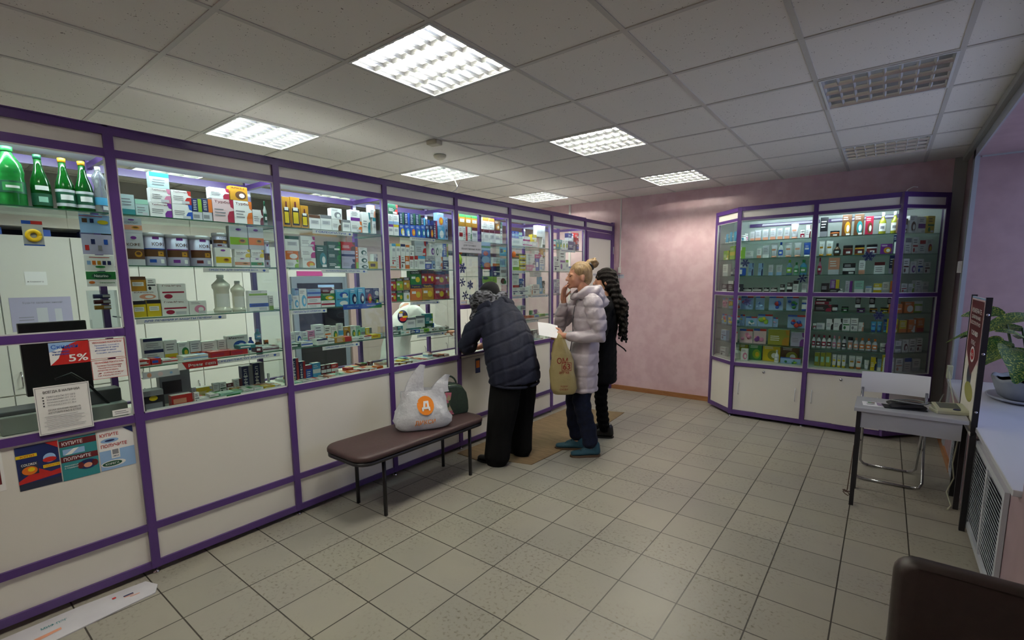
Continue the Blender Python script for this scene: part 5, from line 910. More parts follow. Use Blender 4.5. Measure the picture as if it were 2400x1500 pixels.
STR = [(1.1, 1.47, 1.622, 'СРЕДСТВА ДЛЯ СНИЖЕНИЯ ВЕСА'), (.765, 1.2, 1.352, 'ДЛЯ ЛЕЧЕНИЯ И ЗАЩИТЫ ПЕЧЕНИ'), (1.1, 1.5, 1.09, 'СРЕДСТВА ОТ ИЗЖОГИ'), (.765, 1.16, .8735, 'ПРЕПАРАТЫ ДЛЯ ПИЩЕВАРЕНИЯ'), (1.24, 1.515, .8735, 'ДЛЯ ЛЕЧЕНИЯ ДИСБАКТЕРИОЗА'), (1.78, 2.09, 1.883, 'ГОМЕОПАТИЯ'), (1.83, 2.2, 1.622, 'УСПОКАИВАЮЩИЕ СРЕДСТВА'), (1.59, 1.85, 1.352, 'ПРЕПАРАТЫ ОТ АЛЛЕРГИИ'), (1.8, 2.1, 1.09, 'СРЕДСТВА ОТ КАШЛЯ'), (1.85, 2.14, .8735, 'ОТ БОЛИ В ГОРЛЕ'),
       (2.62, 2.9, 1.886, 'ДЛЯ ГИГИЕНЫ ПОЛОСТИ РТА'), (2.66, 2.98, 1.09, 'ПРОТИВОВИРУСНЫЕ СРЕДСТВА'), (2.6, 2.93, 1.365, 'ОТ ПРОСТУДЫ И ГРИППА'), (3.95, 4.2, 1.885, 'ЖЕЛУДОЧНЫЕ СРЕДСТВА'), (3.95, 4.2, 1.628, 'СРЕДСТВА ОТ ДАВЛЕНИЯ'), (3.95, 4.25, 1.366, 'ПРОТИВОВОСПАЛИТЕЛЬНЫЕ'), (4.3, 4.64, 1.366, 'ОБЕЗБОЛИВАЮЩИЕ'), (4.1, 4.45, 1.095, 'ДЛЯ СУСТАВОВ'), (4.9, 5.25, 1.885, 'ВИТАМИНЫ'), (2.6, 2.95, .8735, 'АНТИБИОТИКИ')]
def strip_place(y, z):
    b_ = [n for n in range(7) if YC[n] <= y < YC[n + 1]][0]
    return {1: 'coffee tin cabinet', 2: 'third cabinet', 3: 'cold remedy cabinet', 5: 'cabinet behind blonde', 6: 'cabinet by staff door'}[b_]
for y0, y1, z, t in STR:
    low = z < .9; w_ = y1 - y0
    o = cs('shelf_label_strip', y0, z, w_, .026, 'w', [('t', .08 * w_, .0075, .74 * w_, .0125, t, 'blu', .03), ('e', .92 * w_, .013, .009, .006, 'blu'), ('p', [(.92 * w_, .004), (.92 * w_ + .01, .012), (.92 * w_ - .012, .014)], 'blu')], 'white shelf strip with blue lettering, ' + {1.9: 'top', 1.6: 'second', 1.4: 'third', 1.1: 'fourth', .9: 'bottom'}[round(z, 1)] + ' shelf, ' + ('right end, ' if (y0, z) in ((1.24, .8735), (4.3, 1.366)) else '') + strip_place(y0, z), 'label strip', x=-.0285 if not low else -.02)
cs('promo_strip', .93, 1.085, .2, .04, 'red', [('p', [(0, 0), (.04, 0), (.02, .04), (0, .04)], 'w'), ('t', .05, .01, .07, .018, 'Ренни', 'w', .04), ('t', .135, .01, .055, .015, 'от изжоги', 'w')], 'red promotional strip on the fourth shelf edge of the coffee tin cabinet', 'label strip', x=-.0265)
cs('promo_strip', .765, 1.062, .17, .036, 'lg', [('e', .03, .018, .01, .012, 'sal'), ('e', .08, .018, .012, .012, 'pkw'), ('e', .13, .018, .007, .007, 'lbl')], 'pale grey promotional strip left of the red strip', 'label strip', x=-.0265)
cs('promo_strip', 1.98, 1.362, .335, .036, 'blu', [('p', [(.2, 0), (.335, 0), (.335, .03)], 'grn'), ('t', .03, .012, .1, .014, 'ЛИКСАФ', 'lbl'), ('t', .2, .015, .08, .012, 'Кальцемин', 'w')], 'blue promotional shelf strip in the third counter cabinet', 'label strip', x=-.0285)
cs('window_sign', 3.16, 1.81, .305, .105, 'lg', [('t', .07, .085, .12, .01, 'АВТОРАВАН', 'gr'), ('t', .06, .055, .17, .017, 'ДЛЯ ГОТОВЫХ', 'dk', .02), ('t', .03, .025, .26, .017, 'ЛЕКАРСТВЕННЫХ ФОРМ', 'dk', .02)], 'grey sign with two lines of dark lettering over the cash window', 'sign', x=-.004)
cs('cash_sign', 3.165, 1.345, .09, .034, 'w', [(0, 0, .09, .003, 'red'), (0, .031, .09, .034, 'red'), ('t', .008, .009, .055, .016, 'КАССА', 'blu', .03), ('t', .07, .007, .008, .02, '1', 'dk', .03)], 'small white sticker marking the cash desk, just above the purple rail', 'sticker', x=-.0035)
cs('cash_leaflet', 3.36, .68, .07, .14, 'navy', [(.01, .05, .06, .12, 'ora')], 'dark leaflet with an orange patch below the cash window, behind the bending person', 'leaflet', x=-.0145)
o = tag(MB().lathe([(.001, .004), (.05, .0035), (.052, 0)], (0, 0, 0), C('navy'), 28, Matrix.Translation((-.0095, 2.5, 1.28)) @ Matrix.Rotation(math.pi / 2, 4, 'Y')).build('round_sticker'), 'round navy sticker with red and yellow patches on the counter glass', 'sticker')
mb = MB(); prints(mb, frameM((-.0052, 2.45, 1.23), U, V_), [('e', .05, .03, .035, .018, 'red'), (.01, .05, .045, .075, 'w'), (.045, .04, .095, .055, 'yel'), ('e', .07, .07, .012, .014, 'brn'), ('e', .03, .085, .02, .008, 'yel')]); mb.build('sticker_print', o)
o = tag(MB().lathe([(.001, .003), (.03, .003), (.032, 0)], (0, 0, 0), C('ora'), 24, Matrix.Translation((-.009, 3.975, 1.82)) @ Matrix.Rotation(math.pi / 2, 4, 'Y')).build('round_sticker'), 'small round orange sticker at the left edge of the cabinet behind the blonde', 'sticker')
# snowflake stickers
def flake(M, R_, style, label, name='snowflake_sticker'):
    mb = MB(); k = mat('snowflake_blue', '2a3268', .6); z = .0006
    for a in range(6):
        Q = M @ Matrix.Rotation(a * math.pi / 3 + .2 * style, 4, 'Z')
        def bx(x0, y0, x1, y1, an=0):
            T = Q @ Matrix.Rotation(an, 4, 'Z') if an == 0 else Q @ Matrix.Translation((x0, 0, 0)) @ Matrix.Rotation(an, 4, 'Z') @ Matrix.Translation((-x0, 0, 0))
            mb.box(x0, x1, y0, y1, 0, z, k, T)
        bx(.0, -.1 * R_, R_, .1 * R_)
        if style % 2 == 0:
            for s_ in (-1, 1): bx(.55 * R_, -.08 * R_, .9 * R_, .08 * R_, s_ * .9); bx(.3 * R_, -.07 * R_, .6 * R_, .07 * R_, s_ * .9)
        else:
            mb.prism([(.35 * R_, 0), (.62 * R_, -.22 * R_), (R_, 0), (.62 * R_, .22 * R_)], 0, z, k, Q)
    return tag(mb.build(name, M=None), label, 'sticker', 'blue snowflake stickers')
FLK = [(3.204, 1.673, .052, 0, 'topmost'), (3.2, 1.545, .042, 1, 'second from top on the left'), (3.305, 1.52, .044, 2, 'upper right'), (3.235, 1.425, .044, 1, 'lower left'), (3.315, 1.395, .044, 0, 'lowest')]
for y, z, R_, st, nm in FLK: flake(frameM((-.0092, y, z), U, V_), R_, st, 'blue snowflake sticker on the cash window glass, ' + nm)
for x, z, R_, st, nm in ((2.859, 1.749, .05, 0, 'between the shampoo shelves, upper right section'), (1.79, 1.715, .045, 0, 'beside the left column, upper section'), (2.33, 1.545, .045, 1, 'left of the middle column, upper section'), (2.975, 1.19, .045, 0, 'lower right section'), (1.83, 1.3, .045, 2, 'lower left section')):
    flake(frameM((x, YS + .0095, z), (1, 0, 0), (0, 0, 1)), R_, st, 'blue snowflake sticker on the corner cabinet, ' + nm)
# --- bay 1: bottles, blister toy, leaflets, monitor
GB = mat('green_bottle_glass', '0e5a1c', .08); GB.node_tree.nodes['Principled BSDF'].inputs['Transmission Weight'].default_value = .55
GP = mat('green_plastic_bottle', '2f9a4a', .12); GP.node_tree.nodes['Principled BSDF'].inputs['Transmission Weight'].default_value = .6
CP = mat('clear_plastic_bottle', 'c4ccd4', .08); CP.node_tree.nodes['Principled BSDF'].inputs['Transmission Weight'].default_value = .75
def wbottle(y, h, r0, m, capc, label, st):
    r = empty('water_bottle', (-.12, y, 1.9106), label, 'bottle', None, math.pi / 2)
    if st == 0: prof = [(r0 * .9, 0), (r0, .012), (r0, .42 * h), (r0 * .93, .5 * h), (r0, .56 * h), (r0 * .9, .72 * h), (r0 * .36, .9 * h), (r0 * .34, .93 * h)]
    elif st == 1: prof = [(r0 * .9, 0), (r0, .01), (r0, .42 * h), (r0 * .92, .52 * h), (r0 * .55, .7 * h), (r0 * .4, .8 * h), (r0 * .38, .94 * h)]
    else: prof = [(r0 * .9, 0), (r0, .01), (r0 * .95, .3 * h), (r0 * 1.0, .42 * h), (r0 * .75, .58 * h), (r0, .72 * h), (r0 * .95, .8 * h), (r0 * .45, .9 * h), (r0 * .4, .93 * h)]
    MB().lathe(prof, (0, 0, 0), m, 28).build('body', r)
    MB().lathe([(r0 * .42, .92 * h), (r0 * .43, .995 * h), (r0 * .38, h)], (0, 0, 0), C(capc, .3), 20).build('cap', r)
    def lb(z0, z1, c, k0=0, k1=15, e=1.015, name='label_sticker'):
        A = [(-math.pi + k * math.pi / 14) for k in range(15)][k0:k1]; q = MB(); q.rings([[Vector((r0 * e * math.cos(a), r0 * e * math.sin(a), z)) for a in A] for z in (z0 * h, z1 * h)], C(c), cap=False, closed=False); q.build(name, r)
    if st == 0: lb(.22, .42, 'dgr'); lb(.25, .39, 'grn', 4, 11, 1.02); lb(.3, .34, 'w', 5, 10, 1.03, 'price_tag')
    elif st == 1 and capc == 'dgr': lb(.06, .28, 'dgr'); lb(.12, .22, 'mint', 5, 10, 1.02); lb(.34, .42, 'w', 4, 11, 1.02, 'price_tag')
    elif st == 1: lb(.08, .4, 'lg'); lb(.14, .35, 'dgr', 0, 15, 1.02); lb(.2, .3, 'w', 4, 11, 1.03, 'price_tag')
    else: lb(.18, .34, 'cyan'); lb(.08, .16, 'w', 7, 12, 1.02, 'price_tag')
wbottle(.385, .262, .05, GP, 'grn', 'large light green plastic water bottle at the left edge of the picture', 0)
wbottle(.483, .245, .036, GB, 'dgr', 'green glass bottle with a pale oval label, dark cap, on the top left shelf', 1)
wbottle(.568, .245, .036, GB, 'gold', 'green glass bottle with dark square label, left of the matching pair', 1)
wbottle(.639, .243, .035, GB, 'gold', 'green glass bottle with dark square label, right of the matching pair', 1)
wbottle(.700, .228, .027, CP, 'w', 'small clear plastic water bottle with a blue label, next to the column', 2)
o = cs('toy_blister_pack', .388, 1.735, .068, .11, 'lg', [(0, .095, .03, .11, 'blu'), (.03, .095, .068, .11, 'red'), (0, 0, .068, .006, 'blu')], 'blister card with a yellow teething ring hanging in the left window', 'toy', x=-.018)
o2 = MB().tube([(.006, .034 + .02 * math.cos(a), .045 + .02 * math.sin(a)) for a in [k * math.pi / 10 for k in range(21)]], .009, C('yel', .3), 10).build('teething_ring', o)
LFT = [(1.812, .09, 'lbl', [(.01, .05, .03, .07, 'brn'), (.04, .05, .055, .07, 'navy'), ('e', .09, .055, .022, .01, 'yel'), (.0, .08, .09, .083, 'red')], 'pale blue leaflet with a yellow burst, topmost in the leaflet column'), (1.708, .098, 'lil', [(.01 + .025 * k, .02 + .03 * (k % 2), .026 + .025 * k, .045 + .03 * (k % 2), ('red', 'navy', 'gr', 'blu')[k % 4]) for k in range(4)], 'lilac leaflet with small product pictures, second in the leaflet column'),
       (1.627, .078, 'w', [(.01 + .02 * k, .03, .024 + .02 * k, .05, ('lbl', 'ora', 'gold', 'navy', 'navy')[k]) for k in range(5)] + [('e', .06, .02, .02, .006, 'grn'), (.02, .065, .1, .068, 'red')], 'white leaflet with a row of tiny boxes, third in the leaflet column'), (1.55, .074, 'w', [(0, .035, .118, .074, 'grn'), ('e', .06, .052, .04, .015, 'dgr'), ('t', .032, .046, .055, .013, 'Naturino', 'w', .02), ('e', .02, .02, .012, .007, 'ora'), ('t', .05, .015, .06, .008, 'Сласти-полезности', 'grn')], 'white and green leaflet with vegetables, lowest in the leaflet column')]
for z, h_, b_, it, lb in LFT: cs('leaflet', .602, z, .118, h_, b_, it, lb, 'leaflet', x=-.1)
r = empty('sweet_dispenser', (-.1, .66, 1.34), 'clear dispenser holding three sweet rolls beside the left column', 'dispenser')
MB().box(-.05, .0, -.056, .056, .0, .19, glass('acrylic', 'e8eef0', .7)).build('case', r)
for k, (c1, c2) in enumerate((('navy', 'mar'), ('mar', 'red'), ('gold', 'ora'))):
    o = tag(MB().tube([(-.025, .66 - .1 * 0 - .04 - 0, 1.345)], .01, C(c1)).build('x') if False else MB().tube([(-.125, .625, 1.50 - .028 * k), (-.125, .69, 1.50 - .028 * k)], .011, C(c1), 12).box(-.1135, -.113, .66, .69, 1.495 - .028 * k, 1.507 - .028 * k, C('w')).build('sweet_roll'), ('navy', 'dark red', 'golden')[k] + ' sweet roll in the clear dispenser by the left column', 'sweet roll', 'sweet rolls in the dispenser')
r = empty('computer_monitor', (-.36, .49, .872), 'black computer monitor seen from behind through the left counter glass', 'monitor')
BP = mat('black_monitor_plastic', '0e0e12', .35)
MB().box(-.02, .02, -.125, .135, .13, .5, BP).build('screen_housing', r, bevel=.004); MB().box(-.03, -.01, -.02, .03, .01, .2, BP).build('stand_neck', r); MB().box(-.1, .04, -.08, .09, 0, .012, BP).build('stand_foot', r, bevel=.003)
tag(MB().prism([(-.1, -.08), (.12, -.08), (.12, .06), (-.1, .06)], 0, .02, DARKG).build('keyboard', None, (-.22, .33, .96), 1.57, bevel=.004), 'dark keyboard lying on a grey box behind the left glass', 'keyboard')
tag(MB().box(-.2, .0, -.12, .12, 0, .087, mat('grey_printer_plastic', '8b8d88', .5)).build('receipt_printer', None, (-.12, .36, .8726), 0, bevel=.006), 'grey printer box standing behind the left counter glass', 'printer')
tag(MB().box(-.12, .03, -.08, .1, 0, .08, mat('grey_printer_plastic')).prism([(-.12, -.07), (-.02, -.07), (-.02, .09), (-.12, .09)], .08, .15, DARKG).build('label_printer', None, (-.1, .6, .8726), 0, bevel=.005), 'grey label printer to the right of the notice sheet, behind the glass', 'printer')
tag(MB().tube([(-.1, .63, .95), (-.13, .55, 1.08), (-.1, .5, 1.13), (-.1, .44, 1.11)], .006, BLACKM, 8).build('scanner_cable'), 'black curved cable in front of the monitor', 'cable')
# --- behind the counter: white cupboards, fridge, notices
def cupboard(y, w_, label):
    r = empty('cupboard', (-2.0, y, 0), label, 'cupboard', 'white cupboards along the staff wall')
    MB().box(-.4, -.019, 0, w_, 0, 1.925, WPAN2).box(-.4, -.001, 0, w_, 1.99, 2.09, WPAN2).box(-.4, -.38, 0, w_, 1.925, 1.99, mat('dark_blue_niche', '2c3350', .6)).build('body', r)
    for z0, z1, hz in ((.06, .745, .6), (.755, 1.92, .86)):
        d = MB().box(-.018, 0, .003, w_ - .003, z0, z1, WPAN2).build('door', r); hy = w_ - .05 if int(y * 10) % 2 else .05
        MB().tube([(0, hy, hz - .06), (.022, hy, hz - .04), (.026, hy, hz), (.022, hy, hz + .04), (0, hy, hz + .06)], .005, CHROME, 8).build('handle', d)
for k in range(8): cupboard(-.78 + .42 * k, .419, 'tall white staff cupboard behind the counter, ' + ORD[k] + ' from the left end')
for k in range(5): cupboard(4.15 + .42 * k, .419, 'tall white staff cupboard in the far part behind the cash window, ' + ORD[k] + ' along')
struct(MB().box(-2.02, -1.99, 3.36, 4.14, 0, 2.1, mat('pink_grey_panel', 'a8908c', .5)), 'wall_staff_partition')
r = empty('refrigerator', (-2.0, 2.62, 0), 'white medicine fridge with a dark glass door and grey frame behind the counter', 'refrigerator')
MB().box(-.45, .0, 0.005, .7, .02, 1.7, WPAN2).build('body', r); d = MB().box(.001, .03, .02, .69, .1, 1.62, mat('grey_fridge_frame', '6b7580', .35)).build('door', r)
MB().box(.0305, .033, .08, .63, .2, 1.55, mat('dark_fridge_glass', '14161c', .08)).build('door_glass', d); MB().box(.034, .036, .32, .52, 1.5, 1.53, C('lbl')).build('display_strip', d); MB().box(.001, .012, .1, .4, 1.63, 1.68, C('mag')).build('nameplate', r)
tag(MB().box(-.3, -.02, 0, .3, 0, .1, C('gold')).build('carton', None, (-2.0, 2.95, 1.7006)), 'yellow carton lying on top of the tall fridge', 'carton')
for k, c in enumerate(['blu', 'blu', 'navy', 'cyan', 'blu', 'lbl', 'navy']): tag(MB().box(-.1, 0, 0, .09, 0, .05, C(c)).build('niche_box', None, (-2.03, .45 + .26 * k, 1.9256)), NM[c] + ' box in the slot above the staff cupboards, ' + ORD[k] + ' from left', 'box', 'boxes in the slot above the staff cupboards')
tag(sheet('wall_notice', (-1.998, .52, 1.22), U, V_, .34, .25, 'lil', [('t', .07, .2, .22, .018, 'Будьте здоровы зимой!', 'gr', .02), (.14, .03, .2, .17, 'lg'), (.24, .03, .28, .16, 'lg'), (.04, .1, .12, .105, 'gr'), (.04, .08, .12, .085, 'gr')], t=.001), 'lilac notice with grey pictures on the staff cupboards behind the monitor', 'notice')
tag(sheet('small_note', (-1.998, .62, 1.56), U, V_, .12, .1, 'w', [('t', .01, .02, .09, .01, 'ФЛАМИНГО', 'dk')], t=.001), 'small white note on a staff cupboard door below the toy card', 'note')
tag(sheet('small_note', (-1.998, 1.45, .95), U, V_, .12, .1, 'w', [('t', .02, .05, .07, .008, 'АНТИБИОТИК', 'dk'), ('t', .02, .01, .09, .008, 'витамины', 'dk')], t=.001), 'white note on a staff cupboard behind the coffee tin cabinet', 'note')
# hanging goods pouch at the cash window and sign cards
o = cs('soup_pouch', 3.475, 1.665, .14, .255, 'blu', [(0, .18, .14, .255, 'lbl'), ('e', .07, .15, .035, .022, 'red'), ('e', .07, .09, .06, .035, 'lbl'), ('e', .09, .04, .05, .025, 'ora'), (0, 0, .14, .018, 'red'), (0, .2, .14, .22, 'grn'), ('p', [(0, 0), (.05, .0), (.0, .05)], 'grn')], 'blue food pouch with an orange fruit picture hanging beside the cash window', 'pouch', x=-.02)
o = cs('green_card', 3.5, 1.535, .22, .06, 'lime', [('t', .1, .02, .1, .012, 'Гексорал', 'grn'), ('e', .05, .045, .04, .014, 'dkb')], 'bright green display card under the blue pouch', 'card', x=-.03)
for z, c1, it, lb in ((1.8, 'cyan', [(.01, .03, .05, .07, 'navy'), ('e', .08, .05, .02, .01, 'yel')], 'light blue card, highest in the card column at the right of the cash window'), (1.69, 'lbl', [(.01 + .02 * k, .02, .02 + .02 * k, .07, 'blu') for k in range(4)], 'pale blue card, second in the card column at the cash window'), (1.6, 'lg', [(.02 + .02 * k, .03, .03 + .02 * k, .06, 'mar') for k in range(4)], 'grey card, third in the card column at the cash window'), (1.51, 'w', [('e', .05, .04, .04, .03, 'mar'), ('e', .08, .03, .02, .02, 'grn')], 'white card with fruit picture, lowest in the card column at the cash window')):
    cs('product_card', 3.77, z, .11, .085, c1, it, lb, 'card', x=-.03)
tag(MB().lathe([(.001, 0), (.03, .01), (.035, .05), (.02, .09), (.001, .1)], (-.03, 3.178, 1.70), C('lime'), 12).lathe([(.001, 0), (.02, .01), (.022, .03), (.001, .045)], (-.03, 3.2, 1.79), C('ora'), 12).lathe([(.001, 0), (.02, .01), (.022, .03), (.001, .045)], (-.03, 3.17, 1.66), C('red'), 12).build('hanging_sweets_bag'), 'small hanging bag of coloured sweets at the left edge of the cash window', 'bag')
# ------------------------------------------------------------------ people
def shell(bm, p, k=0):
    if p[0] == 's':      # ellipsoid: centre, radii, optional euler
        _, c, r = p[:3]; M = Matrix.Translation(c)
        if len(p) > 3: M = M @ Euler(p[3]).to_matrix().to_4x4()
        r = (r, r, r) if not isinstance(r, tuple) else r
        bmesh.ops.create_icosphere(bm, subdivisions=3, radius=1, matrix=M @ Matrix.Diagonal((*r, 1)))
    else:                # chain of balls: [(point, radius or (rx, ry)) ...]
        pts = p[1]; V = []
        for i, (c, r) in enumerate(pts):
            c = Vector(c); a = Vector(pts[max(i - 1, 0)][0]); b = Vector(pts[min(i + 1, len(pts) - 1)][0]); t = (b - a).normalized()
            rx, ry = r if isinstance(r, tuple) else (r, r)
            ref = Vector(p[2]) if len(p) > 2 else Vector((0, 1, 0)); u = ref - t * ref.dot(t)
            if u.length < .05: u = Vector((1, 0, 0)) - t * t.x
            u.normalize(); w = t.cross(u)
            def ring(cc, f): return [cc + u * ry * f * math.cos(2 * math.pi * q / 14) + w * rx * f * math.sin(2 * math.pi * q / 14) for q in range(14)]
            m = min(rx, ry)
            if i == 0 and len(p) > 3: V += [ring(c - t * .01, .95)]
            elif i == 0: V += [ring(c - t * m * .95, .3), ring(c - t * m * .7, .7)]
            V.append(ring(c, 1))
            if i == len(pts) - 1: V += [ring(c + t * m * .7, .7), ring(c + t * m * .95, .3)]
        R = [[bm.verts.new(q) for q in r_] for r_ in V]
        for a, b in zip(R, R[1:]):
            for q in range(14): bm.faces.new([a[q], a[(q + 1) % 14], b[(q + 1) % 14], b[q]])
        bm.faces.new(R[0][::-1]); bm.faces.new(R[-1])
def fuse(name, prims, voxel, m, parent=None, smooth=5, fn=None, keep=None):
    bm = bmesh.new()
    for p in prims: shell(bm, p)
    bmesh.ops.recalc_face_normals(bm, faces=bm.faces)
    me = bpy.data.meshes.new(name); bm.to_mesh(me); bm.free(); o = bpy.data.objects.new(name, me); COL.objects.link(o)
    r = o.modifiers.new('r', 'REMESH'); r.mode = 'VOXEL'; r.voxel_size = voxel
    s_ = o.modifiers.new('s', 'SMOOTH'); s_.iterations = smooth; s_.factor = .5
    dg = bpy.context.evaluated_depsgraph_get(); nm = bpy.data.meshes.new_from_object(o.evaluated_get(dg)); o.modifiers.clear(); o.data = nm; bpy.data.meshes.remove(me)
    if fn:
        nm.update(); N = [v.normal.copy() for v in nm.vertices]
        for v, n in zip(nm.vertices, N): v.co += n * fn(v.co)
    for f in nm.polygons: f.use_smooth = True
    nm.materials.clear(); nm.materials.append(m)
    if parent: o.parent = parent
    return o
def hand(palm, dirv, up, side, curl=.5, s=1):
    """palm centre, finger direction, back-of-hand normal, thumb side"""
    d = Vector(dirv).normalized(); n = Vector(up).normalized(); w = Vector(side).normalized(); P = [('c', [(tuple(Vector(palm) - d * .04 * s), (.016 * s, .028 * s)), (tuple(palm), (.015 * s, .038 * s)), (tuple(Vector(palm) + d * .035 * s), (.012 * s, .037 * s))], tuple(w))]
    for k, L in enumerate((.068, .078, .073, .058)):
        b = Vector(palm) + d * .04 * s + w * (.029 - .0195 * k) * s; p = b; a = 0; ch = [(tuple(p), .0088 * s)]
        for q, f in enumerate((.45, .3, .25)):
            a += curl * (.9 if q else .6) + .04 * k; p = p + (d * math.cos(a) - n * math.sin(a)) * L * f * s; ch.append((tuple(p), (.0085 - .0009 * q) * s))
        P.append(('c', ch))
    b = Vector(palm) - d * .02 * s + w * .03 * s
    P.append(('c', [(tuple(b), .0125 * s), (tuple(b + (d * .5 + w * .75 - n * .15) * .035 * s), .0105 * s), (tuple(b + (d * .85 + w * .65 - n * .4) * .062 * s), .0085 * s)]))
    return P
def headprims(c, yaw=0, pitch=0, s=1):
    R = Euler((0, pitch, yaw)).to_matrix(); c = Vector(c); e = (0, pitch, yaw)
    def q(x, y, z): return tuple(c + R @ (Vector((x, y, z)) * s))
    S = lambda x, y, z, r: ('s', q(x, y, z), tuple(v * s for v in r), e)
    return [S(-.015, 0, .03, (.094, .075, .09)), S(.035, 0, -.01, (.062, .06, .085)), S(.05, 0, -.058, (.041, .04, .036)), S(.082, 0, -.083, (.018, .02, .017)),
            ('c', [(q(.082, 0, .02), .009 * s), (q(.103, 0, -.008), .011 * s), (q(.108, 0, -.019), .013 * s)]), S(.094, .012, -.022, (.009, .008, .008)), S(.094, -.012, -.022, (.009, .008, .008)),
            S(.09, 0, -.047, (.013, .02, .006)), S(.089, 0, -.057, (.012, .018, .007)), S(.07, .026, .022, (.02, .024, .009)), S(.07, -.026, .022, (.02, .024, .009)), S(.073, .03, -.006, (.012, .014, .006)), S(.073, -.03, -.006, (.012, .014, .006)), S(.045, .04, -.025, (.035, .02, .025)), S(.045, -.04, -.025, (.035, .02, .025)),
            S(-.012, .075, -.012, (.019, .008, .03)), S(-.012, -.075, -.012, (.019, .008, .03)), S(-.01, .08, -.012, (.013, .006, .022)), S(-.01, -.08, -.012, (.013, .006, .022))], q, e
def quilt(step, amp, noise=.004, z0=0, sharp=.009):
    def f(co):
        d = (co.z - z0) % step; d = min(d, step - d)
        return -amp * math.exp(-(d / sharp) ** 2) + amp * .5 * math.sin(math.pi * ((co.z - z0) % step) / step) + noise * (math.sin(co.x * 47 + co.z * 31) * math.sin(co.y * 53 - co.z * 23) + .6 * math.sin(co.z * 83 + co.x * 61 + co.y * 40))
    return f
def fold(amp, fz=30):
    return lambda co: amp * (math.sin(co.z * fz + co.x * 25 + 2 * math.sin(co.y * 14)) * .6 + math.sin(co.y * 38 + co.z * 19) * .5)
SKIN = noise_mat('skin', 'b98368', 'c49078', 20, .5); SKIN.node_tree.nodes['Principled BSDF'].inputs['Subsurface Weight'].default_value = .08
def shoe(root, x, y, m, msole, yaw=0, L=.25, lift=0, lace=False):
    M = Matrix.Translation((x, y, lift)) @ Matrix.Rotation(yaw, 4, 'Z'); T = lambda v: tuple(M @ Vector(v))
    ref = tuple((M.to_3x3() @ Vector((0, 1, 0))))
    o = fuse('shoe', [('c', [(T((-.07, 0, .045)), (.035, .034)), (T((.0, 0, .045)), (.032, .036)), (T((.09, 0, .035)), (.024, .042)), (T((.145, -.003, .03)), (.02, .036))], ref), ('c', [(T((-.065, 0, .05)), .038), (T((-.055, 0, .11)), (.04, .036))], ref), ('c', [(T((-.03, 0, .08)), .034), (T((.05, 0, .05)), .03)], ref)], .006, m, root, 3)
    mb = MB(); P = [(.165, -.012), (.172, .005), (.155, .03), (.1, .044), (.03, .036), (-.05, .037), (-.09, .028), (-.104, 0), (-.09, -.028), (-.05, -.037), (.03, -.038), (.1, -.044), (.145, -.034)]
    mb.prism(P, 0.001, .018, msole, M); mb.build('sole', o)
    if lace:
        mb = MB()
        for k in range(4): mb.tube([T((.02 + .018 * k, -.02, .088 - .01 * k)), T((.022 + .018 * k, 0, .096 - .01 * k)), T((.02 + .018 * k, .02, .088 - .01 * k))], .0025, BLACKM, 6)
        mb.build('laces', o)
    return o
# ---- blonde woman
A = math.atan2(-.65, -.76)
r = empty('person', (.955, 3.70, 0), 'blonde person in long pale quilted coat, hand at mouth, holding paper and beige bag', 'person', rz=A)
hp, q, e = headprims((.045, 0, 1.583), .1, .06)
lw, le, ls = (.17, .15, 1.085), (-.09, .215, 1.09), (-.04, .165, 1.37)
rw, re_, rs = (.165, -.05, 1.355), (.19, -.19, 1.12), (.01, -.16, 1.36)
LH = hand((.235, .135, 1.09), (1, -.25, .05), (.1, 1, .25), (0, -.25, 1), .75); RH = hand((.175, -.02, 1.425), (-.1, .25, 1), (.75, -.65, .1), (-.5, -.6, 0), .35)
bodyP = hp + [('c', [((-.03, 0, 1.38), .058), ((.015, 0, 1.52), .05)]), ('c', [((-.03, 0, .9), (.1, .13)), ((-.01, 0, 1.1), (.08, .1)), ((-.03, 0, 1.3), (.09, .14)), ((-.035, 0, 1.38), (.06, .1))]),
    ('c', [(ls, .042), (le, .036), (lw, .027), ((.205, .142, 1.09), .024)]), ('c', [(rs, .042), (re_, .036), (rw, .026), ((.17, -.035, 1.395), .024)]),
    ('c', [((-.0, .075, .9), .06), ((.045, .085, .5), .05), ((-.06, .08, .1), .036), ((-.06, .08, .06), .03)]), ('c', [((.0, -.07, .9), .06), ((.07, -.08, .5), .05), ((.03, -.1, .1), .036)])] + LH + RH
fuse('body', bodyP, .0055, SKIN, r, 3)
EYE = mat('eye_dark', '2a1c18', .3); LIP = mat('lip', '9a5048', .45); BLO = noise_mat('blonde_hair', '7e6444', '9e835c', 90, .45, 2, .25, 200, stretch=(1, 1, .2))
for s_ in (1, -1): MB().lathe([(.001, -.008), (.006, -.005), (.0075, 0), (.006, .005), (.001, .008)], (0, 0, 0), EYE, 12, Matrix.Translation(q(.083, s_ * .031, .006)) @ Matrix.Diagonal((1, 1, .55, 1)) @ Matrix.Rotation(math.pi / 2, 4, 'X')).build('eye', r); MB().tube([q(.086, s_ * .045, .026), q(.094, s_ * .032, .031), q(.093, s_ * .016, .028)], .0018, mat('brow', '7a5c3c'), 6).build('eyebrow', r)
MB().tube([q(.094, .018, -.052), q(.104, 0, -.051), q(.094, -.018, -.052)], .0035, LIP, 6).build('lips', r)
hr = fuse('hair', [('s', q(-.024, 0, .042), (.098, .081, .088), e), ('s', q(-.06, 0, .0), (.06, .07, .085), e), ('s', q(-.05, .0, -.04), (.045, .055, .05), e), ('c', [(q(-.08, 0, .09), .028), (q(-.105, 0, .115), .03)])], .006, BLO, r, 3, lambda c: .0016 * math.sin(c.y * 240 + c.x * 60))
